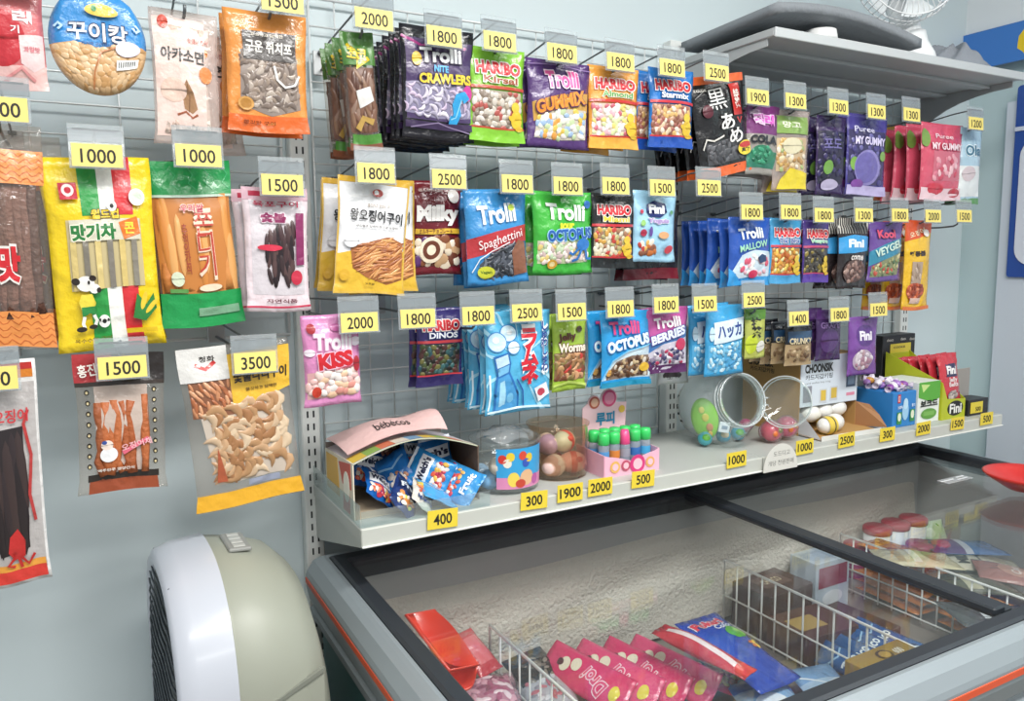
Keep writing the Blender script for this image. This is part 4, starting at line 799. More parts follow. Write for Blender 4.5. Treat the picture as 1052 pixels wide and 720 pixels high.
bg = hang('candy_bag', 'dull white bag with a dark print showing under the magenta berry bag', 'candy bag', (676, 320, 708, 394), '#b8bcbc', [('e', .5, .88, .32, .06, '#3a3438')], T=.01, Y=-.15)

# --- right bay, third row
bg = hang('candy_bag', 'clear blue mint candy bag with white label panel, third row', 'candy bag', (724, 313, 764, 385), '#3fa0d4', [('w', [(.08, .56), (.96, .52), (.96, .94), (.08, .94)], '#58aedc', ['#a8d8ee', '#7cc0e2', '#cfeaf4', '#4c9cce'], 36, .015, {}), ('p', [(.2, .24), (.98, .18), (.98, .48), (.2, .54)], '#dcecf4'), ('t', 'ハッカ', .6, .36, .62, .2, '#26408c', {'b': .04, 'rot': -5}), ('e', .14, .4, .07, .1, '#c4e0ee')], T=.013, stack=1, short='clear blue mint candy bag', dup_dx=-.022)
Hk((724, 312), '1500', 'clear blue mint candy bags', bg)
bg = hang('candy_bag', 'green and yellow candy bag with black brush lettering, third row', 'candy bag', (765, 318, 786, 368), '#b6bc5c', [('r', 0, 0, 1, .2, '#5a8a34'), ('e', .3, .7, .3, .2, '#c8d83c'), ('t', '抹\n茶', .5, .36, .5, .42, '#26261e', {'b': .04}), ('e', .75, .75, .2, .12, '#e8e6dc')], T=.011, stack=1, short='green and yellow candy bag')
Hk((774, 308), '2500', 'green and yellow candy bags', bg)
bg = hang('candy_bag', 'black and tan chocolate bag, third row behind the upright box', 'candy bag', (806, 331, 834, 375), '#1d1e24', [('r', 0, .5, 1, 1, '#a8906c'), ('w', rect(.1, .55, .9, .92), None, ['#8a6f50', '#c4ac88', '#6a5238'], 12, .016, {}), ('r', .05, .2, .95, .44, '#2a4a6a'), ('t', 'CRUNKY', .5, .42, .8, .14, '#e0cfa8', {'b': .03})], T=.012, stack=3, short='black and tan chocolate bag', dup_dx=-.006)
Hk((820, 327), '1400', 'black and tan chocolate bags', bg)
bg = hang('candy_bag', 'deep purple grape candy bag, third row left of the lilac bags', 'candy bag', (838, 318, 864, 370), '#3f2656', [('e', .5, .6, .34, .24, '#54346e'), ('r', 0, 0, 1, .18, '#4f2f68'), ('t', 'GRAPE', .5, .3, .7, .12, '#8a6aa4')], T=.012, stack=2, short='deep purple grape candy bag')
Hk((862, 323), '1800', 'deep purple grape candy bags', bg)
bg = hang('candy_bag', 'lilac gummy bag with white oval logo, last hook of the third row', 'candy bag', (871, 325, 901, 385), '#7a4a9a', [('e', .55, .32, .3, .18, '#5a3480'), ('t', 'Fini', .55, .32, .4, .16, '#f0eaf4', {'b': .05}), ('w', ellp(.5, .74, .34, .18), '#b8a4b8', ['#d8ccd4', '#c09aa4', '#e8e0e4', '#a87f90'], 12, .02, {})], T=.012)
Hk((902, 318), '1500', 'lilac gummy bag', bg)
# ------------------------------------------------------------------ chest freezer
FZ = .9
SIL = mat('#8f969a', .36, .4); SILL = mat('#8d969b', .38, .2); BLK = mat('#2b3036', .45); ORG = mat('#d2512a', .4); TEAL = mat('#3a6a68', .45); LINER = mat('#a5a6a4', .55, var=.05); FROST = mat('#c9c1b6', .9, bump=.7, bscale=130, var=.06, vscale=60)
t = thing('chest_freezer', 'silver chest freezer with black framed sliding glass lids and orange side stripe', 'freezer', (0, 0, 0))
XI0, XI1, YI0, YI1 = .03, 1.71, -.848, -.13
def ring(prof, m, mb):
    """prof = (outward offset, z) swept round the opening with mitred corners"""
    prof = [(o-.011 if o > .03 else o, z) for o, z in prof]; n = len(prof); vs = []
    for o, z in prof: vs += [(XI0-o, YI0-o, z), (XI1+o, YI0-o, z), (XI1+o, YI1+min(o, .05), z), (XI0-o, YI1+min(o, .05), z)]
    fs = [[i*4+k, i*4+(k+1) % 4, (i+1)*4+(k+1) % 4, (i+1)*4+k] for i in range(n-1) for k in range(4)]
    mb.add(vs, fs, m)
b = MB(); ring([(0, .86), (0, FZ-.002), (.004, FZ+.002), (.0355, FZ+.004), (.041, FZ+.001), (.041, .885)], BLK, b); b.build('gasket_frame', t)
b = MB(); ring([(.041, .895), (.043, FZ+.001), (.05, FZ+.002), (.056, FZ-.001), (.066, .893), (.078, .876), (.081, .868), (.081, .863)], SILL, b)
ring([(.081, .853), (.081, .845), (.079, .835), (.076, .82), (.07, .812), (.07, .806), (.076, .803), (.076, .79), (.066, .782), (.066, .772)], SIL, b); b.build('rim', t)
b = MB(); ring([(.081, .8635), (.0822, .863), (.0822, .853), (.081, .8525)], ORG, b); b.build('orange_stripe', t)
b = MB(); ring([(.066, .775), (.055, .77), (.055, .06)], TEAL, b); b.add([(XI0-.05, YI0-.05, .06), (XI1+.05, YI0-.05, .06), (XI1+.05, -.08, .06), (XI0-.05, -.08, .06)], [[0, 1, 2, 3]], BLK); b.build('cabinet', t)
for x in (.06, 1.68):
    for y in (-.8, -.16):
        bb = MB(); bb.lathe([(0, 0), (.025, 0), (.025, .05), (.012, .062), (0, .062)], BLK, 16); o = bb.build('caster', t, (x, y, 0))
b = MB(); ring([(0, .86), (-.002, .845), (-.002, .58)], LINER, b); b.add([(XI0, YI0, .58), (XI1, YI0, .58), (XI1, YI1, .58), (XI0, YI1, .58)], [[0, 1, 2, 3]], mat('#8a7f76', .6)); b.build('liner', t)
for z in (.835, .86): pass
b = MB()
def fr(u, v):
    x = .05+1.64*u; e = min(1, 8*v)*min(1, 10*u, 10*(1-u)); z = .812-.22*v-.012*(1-sstep(u*9))*0
    rd_ = math.sin(17*u+3*v)*math.sin(9*v+5*u)
    return (x, -.131-.022*e-.006*e*rd_-.02*v, z-.01*math.sin(9*u)*(1-v)*.6)
b.grid(fr, 80, 16, FROST); b.build('frost_sheet', t)
b = MB(); b.box((.865, -.488, FZ-.0085), (.03, .712, .02), BLK, .004); b.box((.845, -.488, FZ+.0005), (.03, .712, .013), BLK, .003); b.build('lid_divider', t)
GL = clear('#fafcfc', .012, .7, .012, '#e8eef0')
for x0, x1, z, in ((.032, .85, FZ-.006), (.86, 1.708, FZ-.0135)):
    g = MB(); g.box(((x0+x1)/2, -.489, z), (x1-x0, .715, .0045), GL, .0008); g.build('glass_lid', t)
b = MB(); b.box((1.51, -.36, FZ-.009), (.1, .03, .002), clear('#ffffff', .35, .5, .1, '#e8ecee'), .0004)
for k, (dx, dy, l) in enumerate(((-.03, .002, .05), (.02, -.006, .04), (.03, .007, .03))): b.box((1.51+dx, -.36+dy, FZ-.0075), (l, .004, .001), mat('#eef2f4', .4), .0002)
b.build('lid_sticker', t)
# wire dividers
WW = mat('#f2f2ee', .4)
for X, z1, lab in ((.285, .738, 'white wire divider in the freezer right of the red scoop'), (.9, .748, 'white wire divider in the middle of the freezer'), (1.3, .738, 'white wire divider in the freezer under the right lid')):
    b = MB(); y0, y1 = -.196, -.80
    b.tube([(X, y0, .588), (X, y0, z1), (X, y1, z1), (X, y1, .588)], .003, WW, 8); b.tube([(X, y0, z1-.085), (X, y1, z1-.085)], .0024, WW, 6); b.tube([(X, y0, .6), (X, y1, .6)], .0024, WW, 6)
    n = 16
    for i in range(1, n): y = y0+(y1-y0)*i/n; b.tube([(X+.003, y, .59), (X+.003, y, z1)], .0021, WW, 6)
    tag(b.build('wire_divider', None, recalc=False), lab, 'wire divider')
# red scoop
t = thing('plastic_scoop', 'bright red plastic scoop standing in the left end of the freezer', 'scoop', tuple(at(453, 660, Z=.755)), R_(0))
RED = mat('#e23a24', .3, coat=.3)
A = [at(417, 632, Z=.815), at(446, 627, Z=.815), at(491, 683, Z=.765), at(462, 689, Z=.765)]
A = [p-t.location for p in A]
b = MB(); NU, NV = 12, 16
def scp(u, v, o):
    l = A[0].lerp(A[3], v); r = A[1].lerp(A[2], v); p = l.lerp(r, u)
    dep = .052*(1-(2*u-1)**4)*sstep(v/.75+.1)*(1-.25*sstep((v-.8)/.2))
    return p+Vector((0, 0, -dep-o)) + Vector((.006*math.sin(PI*v), 0, 0))
tp = [scp(i/NU, j/NV, 0) for j in range(NV+1) for i in range(NU+1)]; bt = [scp(i/NU, j/NV, .003) for j in range(NV+1) for i in range(NU+1)]; n1 = len(tp); fs = []
for j in range(NV):
    for i in range(NU): a = j*(NU+1)+i; fs += [[a, a+1, a+NU+2, a+NU+1], [n1+a+NU+1, n1+a+NU+2, n1+a+1, n1+a]]
for i in range(NU):
    for a in (i, NV*(NU+1)+i): fs.append([a, a+1, a+1+n1, a+n1])
for j in range(NV):
    for a in (j*(NU+1), j*(NU+1)+NU): fs.append([a, a+NU+1, a+NU+1+n1, a+n1])
b.add(tp+bt, fs, RED, True)
b.build('bowl', t)
b = MB(); b.tube([A[0], A[1], A[2], A[3]], .0032, RED, 8, closed=True); b.build('rim', t)
b = MB()
def hd(u, v):     # broad curved grip over one side
    p = A[0].lerp(A[1], .25+.75*u).lerp(A[3].lerp(A[2], .5+.5*u), v); return p+Vector((0, 0, .002+.012*math.sin(PI*v)*(u)-.03*(1-u)*math.sin(PI*v)))
b.grid(hd, 8, 14, RED); b.build('grip', t)
# ice-cream packs lying in the compartments
def lay(name, label, cat, px, z, w, h, base, layers, yaw=0, tilt=0, roll=0, T=.014, group=None, P=None, **kw):
    _seed[0] += 1
    P = at(px[0], px[1], Z=z) if P is None else Vector(P)
    t = thing(name, label, cat, group=group); t.rotation_euler = (R_(-90+tilt), R_(roll), R_(yaw))
    M = t.rotation_euler.to_matrix(); t.location = P-M @ Vector((0, 0, -h/2))
    bg = Bag(w, h, T, seed=_seed[0], seal=kw.pop('seal', .07), lo=kw.pop('lo', .94), wr=.0016, nu=10, nv=18, puff=.02, **kw)
    bg.pouch(t, base if not isinstance(base, str) else film(base)); bg.draw(t, layers); return t
PK = [('t', 'Droi', .45, .62, .7, .16, '#e04a72', {'out': '#f6d2dc', 'b': .02, 'rot': -70}), ('e', .5, .26, .2, .06, '#e8dcc4'), ('e', .62, .38, .18, .055, '#e8dcc4'), ('e', .5, .2, .1, .04, '#5a2a34'), ('e', .42, .86, .2, .05, '#e2cf3a')]
for k, (px, z, yaw, lab) in enumerate((((592, 712), .632, 12, 'pink ice bar pack nearest the black pack in the freezer'), ((632, 690), .64, 16, 'pink ice bar pack second from the black pack in the freezer'), ((664, 684), .66, 14, 'pink ice bar pack third from the black pack, lying highest'), ((700, 700), .648, 20, 'pink ice bar pack beside the red candy tube in the freezer'))):
    lay('ice_bar_pack', lab, 'ice cream', None, z, .076, .2, '#d8386a' if k % 2 == 0 else '#e04a78', PK, P=(.43+.052*k, -.315-.02*k, .65), yaw=15, tilt=5, T=.0105, roll=-36, group='pink ice bar packs')
lay('ice_bar_pack', 'dark pink pack with black and yellow marks under the red tube in the freezer', 'ice cream', (728, 694), .635, .07, .16, '#b83258', [('e', .5, .35, .25, .09, '#3a2430'), ('e', .5, .35, .15, .05, '#e8c8b8'), ('w', rect(.2, .6, .9, .85), None, ['#e2cf4a', '#d84a5a'], 8, .02, {})], yaw=24, tilt=3)
lay('ice_tube_pack', 'shiny red and white tube pack lying across the pink packs in the freezer', 'ice cream', (722, 668), .725, .05, .19, '#c22c3c', [('r', .3, .1, .55, .9, '#e8d4d4'), ('r', .1, .86, .9, 1, '#d8343c')], yaw=20, tilt=8, T=.018)
lay('ice_bag', 'large blue bag of ice with green fruit picture in the freezer', 'ice cream', (757, 668), .685, .14, .21, '#2546ae', [('w', ellp(.72, .36, .16, .1), None, ['#7fc24a', '#5aa83a', '#9fd46a'], 6, .03, {'asp': 1.1}), ('t', 'Pokari', .4, .16, .6, .1, '#d8324a', {'out': '#e8ecf6', 'b': .05}), ('t', 'Color', .6, .25, .4, .06, '#e8ecf6'), ('w', rect(.6, .5, .8, .62), None, ['#e2b83a', '#c8642c'], 3, .016, {})], yaw=12, tilt=16, roll=8, T=.018)
lay('ice_bag', 'silver and blue bag at the front of the middle compartment', 'ice cream', (792, 724), .63, .12, .16, '#8fb4d8', [('r', 0, 0, 1, .3, '#3a6cc0'), ('e', .5, .6, .3, .2, '#e2e8ee')], yaw=-20, tilt=5)
lay('ice_pack', 'black wrinkled pack lying behind the first pink ice bar', 'ice cream', (554, 694), .64, .1, .12, '#37322f', [('w', rect(.15, .2, .85, .8), None, ['#6a6058', '#524a44', '#8a7f74'], 12, .02, {'asp': 2})], yaw=10, tilt=22)
lay('ice_pack', 'grey silver pack in front of the black pack in the freezer', 'ice cream', (560, 708), .63, .1, .14, '#a9a6ac', [('w', rect(.1, .2, .9, .8), None, ['#c8c4c8', '#8a8088', '#b0606a'], 14, .022, {'asp': 2})], yaw=-12, tilt=4)
lay('ice_pack', 'maroon pack with white and yellow letters under the red scoop', 'ice cream', (474, 714), .655, .085, .15, '#6a1f26', [('t', 'KF', .42, .3, .36, .12, '#f0e6e0', {'b': .05}), ('t', 'I', .72, .3, .06, .12, '#e2b83a', {'b': .05}), ('r', 0, .5, 1, .7, '#8a2a30'), ('e', .6, .82, .25, .08, '#c8443c')], yaw=-6, tilt=3)
lay('ice_pack', 'red pack standing behind the scoop at the first wire divider', 'ice cream', (489, 670), .70, .06, .1, '#c23a44', [('r', .2, .2, .8, .8, '#d86a70')], yaw=20, tilt=30)
lay('ice_pack', 'clear pink striped pack in front of the maroon pack', 'ice cream', (504, 716), .665, .11, .14, clear('#f0dce2', .35, 1, .06, '#e6bcc8', bump=.5), [('w', rect(.1, .1, .9, .9), '#b87a8c', ['#d8a0ae', '#a85a74', '#e6ccd2', '#8a4a5c'], 24, .03, {'asp': 2.2})], yaw=-15, tilt=2)
# brown boxes and blue packs right of the middle divider
def carton(name, lab, cat, c, d, rz, m, prints=(), ptop=()):
    t = thing(name, lab, cat, (c[0], c[1], c[2]-d[2]/2), R_(rz))
    b = MB(); b.box((0, 0, d[2]/2), d, m, .0015); b.build('box', t)
    for dst, M in ((prints, Matrix.Translation((0, -d[1]/2-.0006, d[2]/2)) @ rot3(PI/2)), (ptop, Matrix.Translation((0, 0, d[2]+.0006)))):
        if not dst: continue
        W, H = d[0], (d[2] if dst is prints else d[1]); art = MB(); let = MB(); z = 0
        for L in dst:
            z += .0002
            if L[0] == 'r': art.prism([(L[1]*W-W/2, H/2-L[4]*H), (L[3]*W-W/2, H/2-L[4]*H), (L[3]*W-W/2, H/2-L[2]*H), (L[1]*W-W/2, H/2-L[2]*H)], z, z+.0002, mat(L[5], .4), M)
            elif L[0] == 'e': art.prism([((L[1]-.5)*W+L[3]*W*math.cos(i/24*2*PI), (.5-L[2])*H+L[4]*H*math.sin(i/24*2*PI)) for i in range(24)], z, z+.0002, mat(L[5], .4), M)
            elif L[0] == 'p': art.prism([((x-.5)*W, (.5-y)*H) for x, y in L[1]], z, z+.0002, mat(L[2], .4), M)
            elif L[0] == 't': let.text(L[1], mat(L[6], .4), L[4]*W, L[5]*H, M @ Matrix.Translation(((L[2]-.5)*W, (.5-L[3])*H, z+.0003)), off=L[7] if len(L) > 7 else .02)
        if art.f: art.build('print', t)
        if let.f: let.build('lettering', t, recalc=False)
    return t
BR = mat('#4a3430', .5, var=.1, vscale=20)
carton('ice_cream_box', 'dark brown ice cream box at the back of the compartment right of the middle divider', 'ice cream', (1.0, -.25, .638), (.15, .11, .11), 4, BR, ptop=[('r', .2, .2, .8, .7, '#6a5048'), ('t', 'CHOCO', .5, .45, .4, .2, '#d8c8a8')])
carton('ice_cream_box', 'brown ice cream box in front of the first dark brown one', 'ice cream', (.99, -.375, .618), (.15, .12, .07), -3, mat('#5a3c34', .5), ptop=[('r', .1, .3, .6, .75, '#b89a5a')])
carton('ice_cream_box', 'dark brown ice cream box beside the third wire divider', 'ice cream', (1.14, -.37, .602), (.1, .16, .034), 5, BR, ptop=[('r', .15, .2, .5, .5, '#a88a5a')])
carton('ice_cream_box', 'pale blue printed ice cream box at the back beside the third wire divider', 'ice cream', (1.19, -.225, .648), (.12, .08, .13), 0, mat('#b4c0cc', .45), prints=[('r', .08, .1, .92, .5, '#8d3a52'), ('e', .5, .72, .3, .14, '#d8dce2')], ptop=[('r', .1, .2, .9, .8, '#9fb0c4')])
for k in range(4):
    lay('ice_bar_pack', ('navy ice bar pack nearest the middle divider', 'navy ice bar pack second from the middle divider', 'navy ice bar pack third from the middle divider', 'navy ice bar pack farthest from the middle divider')[k], 'ice cream', None, .62, .055, .19, '#2a5a94', [('t', 'CRUNCH', .5, .45, .24, .5, '#dfe8f0', {'b': .02}), ('l', [(.1, .2), (.5, .3), (.9, .25)], .004, '#9fc4e2'), ('e', .5, .8, .3, .07, '#1f2f5a')] if 0 else [('t', 'Tico', .5, .35, .7, .12, '#e4ecf2', {'b': .03}), ('l', [(.1, .15), (.5, .22), (.9, .18)], .004, '#9fc4e2'), ('e', .5, .7, .3, .1, '#1d2f58'), ('l', [(.2, .7), (.5, .6), (.8, .74)], .003, '#cfdcea')], yaw=10, tilt=6, roll=-38, P=(.955+.05*k, -.535+.012*k, .622), T=.011, group='navy ice bar packs')
lay('ice_bag', 'silver blue bag leaning at the foot of the middle divider', 'ice cream', None, .62, .1, .17, '#7fa6d0', [('r', 0, .3, 1, .6, '#a9c4de'), ('e', .5, .75, .3, .12, '#c0563c'), ('l', [(.1, .2), (.5, .4), (.9, .3)], .004, '#e8eef4')], yaw=-14, tilt=8, P=(.83, -.56, .62))
Q = [at(*q, Z=.75) for q in ((873, 680), (928, 658), (945, 667), (893, 689))]
c = sum(Q, Vector())/4; dv = Q[1]-Q[0]
GOLD = mat('#a98a45', .4, .3)
carton('gold_ice_cream_box', 'gold ice cream box with white 600 at the front edge of the freezer', 'ice cream', (c.x, c.y, c.z-.02), (dv.length, max(.04, (Q[2]-Q[1]).length*1.6), .04), math.degrees(math.atan2(dv.y, dv.x)), GOLD, ptop=[('e', .5, .45, .12, .25, '#4a3a22'), ('e', .5, .45, .08, .17, '#a98a45'), ('t', '600', .72, .5, .14, .28, '#f4ecd8', .03)])
b = MB(); b.box((c.x, c.y, (.584+c.z-.043)/2), (.12, .07, c.z-.043-.584), mat('#6a4a3a', .5)); tag(b.build('ice_cream_box'), 'brown ice cream box beneath the gold box', 'ice cream')
# right compartment: cups, brown tubes, bags
t0 = None
for k, q in enumerate(((858, 541), (879, 537), (899, 533), (868, 572), (898, 561), (838, 545))):
    P = at(*q, Z=.742 if k < 3 else .71); Pz = P.z-.075
    CX = ((1.42, -.215), (1.495, -.215), (1.57, -.215), (1.41, -.305), (1.485, -.295), (1.345, -.215))[k]
    t = thing('ice_cream_cup', ('white ice cream cup with dark red lid, leftmost of the back row', 'white ice cream cup with dark red lid, middle of the back row', 'white ice cream cup with dark red lid, rightmost of the back row', 'white ice cream cup with magenta lid, front left', 'white ice cream cup with magenta lid, front right', 'ice cream cup with dark red lid behind the third wire divider')[k], 'ice cream', (CX[0], CX[1], .585), group='ice cream cups')
    h = P.z-.585
    b = MB(); b.lathe([(0, 0), (.027, 0), (.034, h-.014), (0, h-.014)], mat('#dfe0e2', .4), 24); b.lathe([(.0275+.007*.3, h*.3), (.0275+.007*.62, h*.62)], mat('#a8344e' if k < 3 else '#b04a84', .4), 24, Matrix.Diagonal((1.012, 1.012, 1, 1))); b.build('cup', t)
    b = MB(); b.lathe([(.0345, h-.018), (.0362, h-.016), (.0362, h-.004), (.033, h), (0, h)], mat('#a8243c' if k not in (3, 4) else '#a02c6a', .35), 24); b.build('lid', t)
for k in range(6):
    lay('frozen_snack_pack', ['orange brown frozen snack pack, lowest of the stack', 'orange brown frozen snack pack, second from the bottom of the stack', 'orange brown frozen snack pack, third from the bottom', 'orange brown frozen snack pack, fourth from the bottom', 'orange brown frozen snack pack, fifth from the bottom', 'orange brown frozen snack pack, top of the stack'][k], 'frozen snack', None, 0, .2, .085, '#d8853c', [('w', rect(.05, .15, .95, .85), None, ['#c98444', '#a8602c', '#d89a58', '#8d4c24'], 26, .035, {'asp': 3, 'ang': 0})], yaw=86+3*(k % 3), tilt=0, roll=0, P=(1.358, -.315-.004*k, .603+.0235*k), T=.0115, group='orange brown frozen snack packs')
for k in range(4):
    lay('frozen_snack_pack', ['orange brown snack pack in the front stack, lowest', 'orange brown snack pack in the front stack, second', 'orange brown snack pack in the front stack, third', 'orange brown snack pack in the front stack, top'][k], 'frozen snack', None, 0, .16, .085, '#dd8c42', [('w', rect(.05, .15, .95, .85), None, ['#c98444', '#b06a34', '#dda25e', '#8d4c24'], 20, .035, {'asp': 3, 'ang': 0})], yaw=84+4*(k % 2), P=(1.358, -.525, .603+.0235*k), T=.0115, group='orange brown frozen snack packs')
lay('ice_pack', 'green pack standing at the back under the right lid', 'ice cream', None, 0, .1, .12, '#5a9a3c', [('r', 0, 0, 1, .45, '#b9cfae'), ('t', 'Melon', .5, .62, .7, .14, '#e8f0d8', {'b': .04}), ('e', .3, .25, .2, .12, '#d8e4cc')], yaw=-8, tilt=65, P=(1.64, -.235, .66))
lay('ice_pack', 'purple and blue pack lying on the cream packs under the right lid', 'ice cream', (988, 562), .70, .1, .2, '#4f7ab4', [('r', 0, 0, 1, .4, '#5a3a78'), ('r', 0, .4, 1, .5, '#c8ccd8'), ('e', .5, .2, .3, .1, '#a8486a')], yaw=66, tilt=4)
HC = [('t', 'HERSHEY', .5, .35, .84, .2, '#2a2826', {'b': .05, 'out': '#e8e2d4'}), ('r', .1, .55, .9, .62, '#6a5a48'), ('e', .7, .8, .2, .1, '#7a5a44')]
lay('ice_pack', 'cream pack with dark letters near the front of the right lid', 'ice cream', (1006, 578), .68, .13, .19, '#d8d2bc', [('t', 'MILK', .4, .25, .5, .14, '#3a3a3a', {'b': .05}), ('l', [(.1, .5), (.5, .45), (.9, .55)], .006, '#4a4a48'), ('e', .7, .72, .2, .12, '#b8a888')], yaw=48, tilt=6)
lay('ice_pack', 'pale cream striped pack beside the green pack under the right lid', 'ice cream', (940, 574), .74, .1, .18, '#cbbf9a', [('r', .1, .2, .9, .3, '#b09a6a'), ('r', .1, .4, .9, .5, '#e2dcc8'), ('e', .5, .7, .3, .1, '#a89060')], yaw=58, tilt=3)
lay('ice_pack', 'black and silver pack with bold letters at the front of the right compartment', 'ice cream', (1020, 632), .69, .12, .19, '#4a4c50', [('t', 'HERSHEY', .5, .4, .86, .24, '#c8ccd0', {'b': .05})], yaw=62, tilt=4)
lay('ice_pack', 'rosy brown pack at the right edge of the freezer', 'ice cream', (1046, 592), .69, .12, .18, '#a8746c', [('e', .5, .45, .3, .2, '#c89a8a'), ('t', 'Coo', .5, .45, .4, .12, '#f0e2dc', {'b': .04})], yaw=40, tilt=6)
lay('ice_pack', 'dark olive pack between the letter packs under the right lid', 'ice cream', (1000, 600), .69, .11, .17, '#5a5a48', [('r', .1, .3, .9, .5, '#b8b49a')], yaw=60, tilt=2)
# red bowl on the far right of the lids
P = at(1046, 489, Z=.93)
b = MB(); b.lathe([(0, 0), (.04, 0), (.085, .028), (.092, .036), (.088, .038), (.08, .03), (.038, .005), (0, .005)], mat('#c8302a', .3, coat=.3), 40)
o = b.build('red_bowl', None, (P.x, P.y-.02, FZ+.0045)); tag(o, 'red plastic bowl at the right end of the freezer lids', 'bowl')
# ------------------------------------------------------------------ things on the shelf
# box of blue fruit snack pouches
KR = mat('#b89058', .7, var=.05, vscale=30); WHP = mat('#e4e2de', .5)
t = thing('snack_display_box', 'open front printed box full of blue pouches at the left end of the shelf', 'display box', (.005, -.255, ZS))
bw, bd = .232, .17
b = MB(); b.box((bw/2, bd-.001, .05), (bw, .002, .1), mat('#8a8078', .6), .0005); b.build('back_panel', t)
b = MB(); b.prism([(0, 0), (bd, 0), (bd, .09), (0, .098)], -.001, .001, mat('#e2d8c4', .5), YZ); b.build('side_panel', t)
b = MB(); b.prism([(0, 0), (bd, 0), (bd, .09), (0, .1)], -.001, .001, mat('#6a5648', .6), Matrix.Translation((bw, 0, 0)) @ YZ); b.build('side_panel', t)
b = MB(); b.box((bw/2, bd/2, .001), (bw-.002, bd, .0016), mat('#b8a890', .6), .0004); b.build('base_panel', t)
b = MB()
for p, c in (([(.01, .05), (.06, .05), (.08, .085), (.012, .095)], '#c8503c'), ([(.08, .02), (.16, .02), (.16, .085), (.09, .088)], '#dba83a'), ([(.02, .005), (.06, .005), (.055, .035), (.02, .04)], '#d8604a')): b.prism(p, -.0018, -.0012, mat(c, .45), YZ)
b.prism([(.035+.018*math.cos(i/16*2*PI), .05+.027*math.sin(i/16*2*PI)) for i in range(16)], -.0024, -.0019, mat('#efe8d8', .45), YZ); b.build('side_print', t)
b = MB()
def roof(u, v, o): return (bw*u, bd*v, .097+.028*math.sin(PI*u)*(1-.3*v)+.003*u+o-.008*v)
b.grid(lambda u, v: roof(u, v, 0), 20, 6, mat('#d8d0d4', .45)); b.grid(lambda u, v: roof(u, v, -.002), 20, 6, mat('#5a4a44', .6)); b.grid(lambda u, v: roof(u, 0, -.002*v), 20, 1, mat('#c8ccb0', .5))
b.build('arched_top', t, recalc=False)
b = MB()
for i in range(9):
    c = ['#d8b84a', '#8fae5a', '#d87a5a', '#e2d8c8', '#7aa0c0'][i % 5]
    b.grid(lambda u, v, i=i: roof((i+u)/9, .02+.25*v, .0006), 3, 3, mat(c, .45))
b.build('top_print', t, recalc=False)
def loose(name, lab, cat, P, w, h, base, layers, eul, T=.012, group=None, **kw):
    _seed[0] += 1
    t = thing(name, lab, cat, group=group); t.rotation_euler = tuple(R_(a) for a in eul)
    M = t.rotation_euler.to_matrix(); t.location = Vector(P)-M @ Vector((0, 0, -h/2))
    bg = Bag(w, h, T, seed=_seed[0], seal=.08, lo=.92, wr=.003, nu=10, nv=12, **kw); bg.pouch(t, base if not isinstance(base, str) else film(base)); bg.draw(t, layers); return t
WL = lambda tx='Welch\'s': [('p', [(.1, .24), (.9, .2), (.9, .5), (.1, .52)], '#eceef2'), ('t', tx, .5, .36, .74, .17, '#1c2240', {'b': .05}), ('w', rect(.1, .6, .9, .88), None, ['#d8583c', '#e2b04a', '#b8344a', '#e8e0d8', '#e88a6a'], 16, .014, {}), ('r', 0, 0, 1, .06, '#d8dfe6')]
NV = [('r', .08, .12, .92, .5, '#16244e'), ('t', 'Fruit', .5, .3, .7, .2, '#e6edf4', {'b': .04, 'rot': -8}), ('w', rect(.15, .56, .85, .86), None, ['#c8d05a', '#e8e2d4', '#d88a4a'], 10, .014, {})]
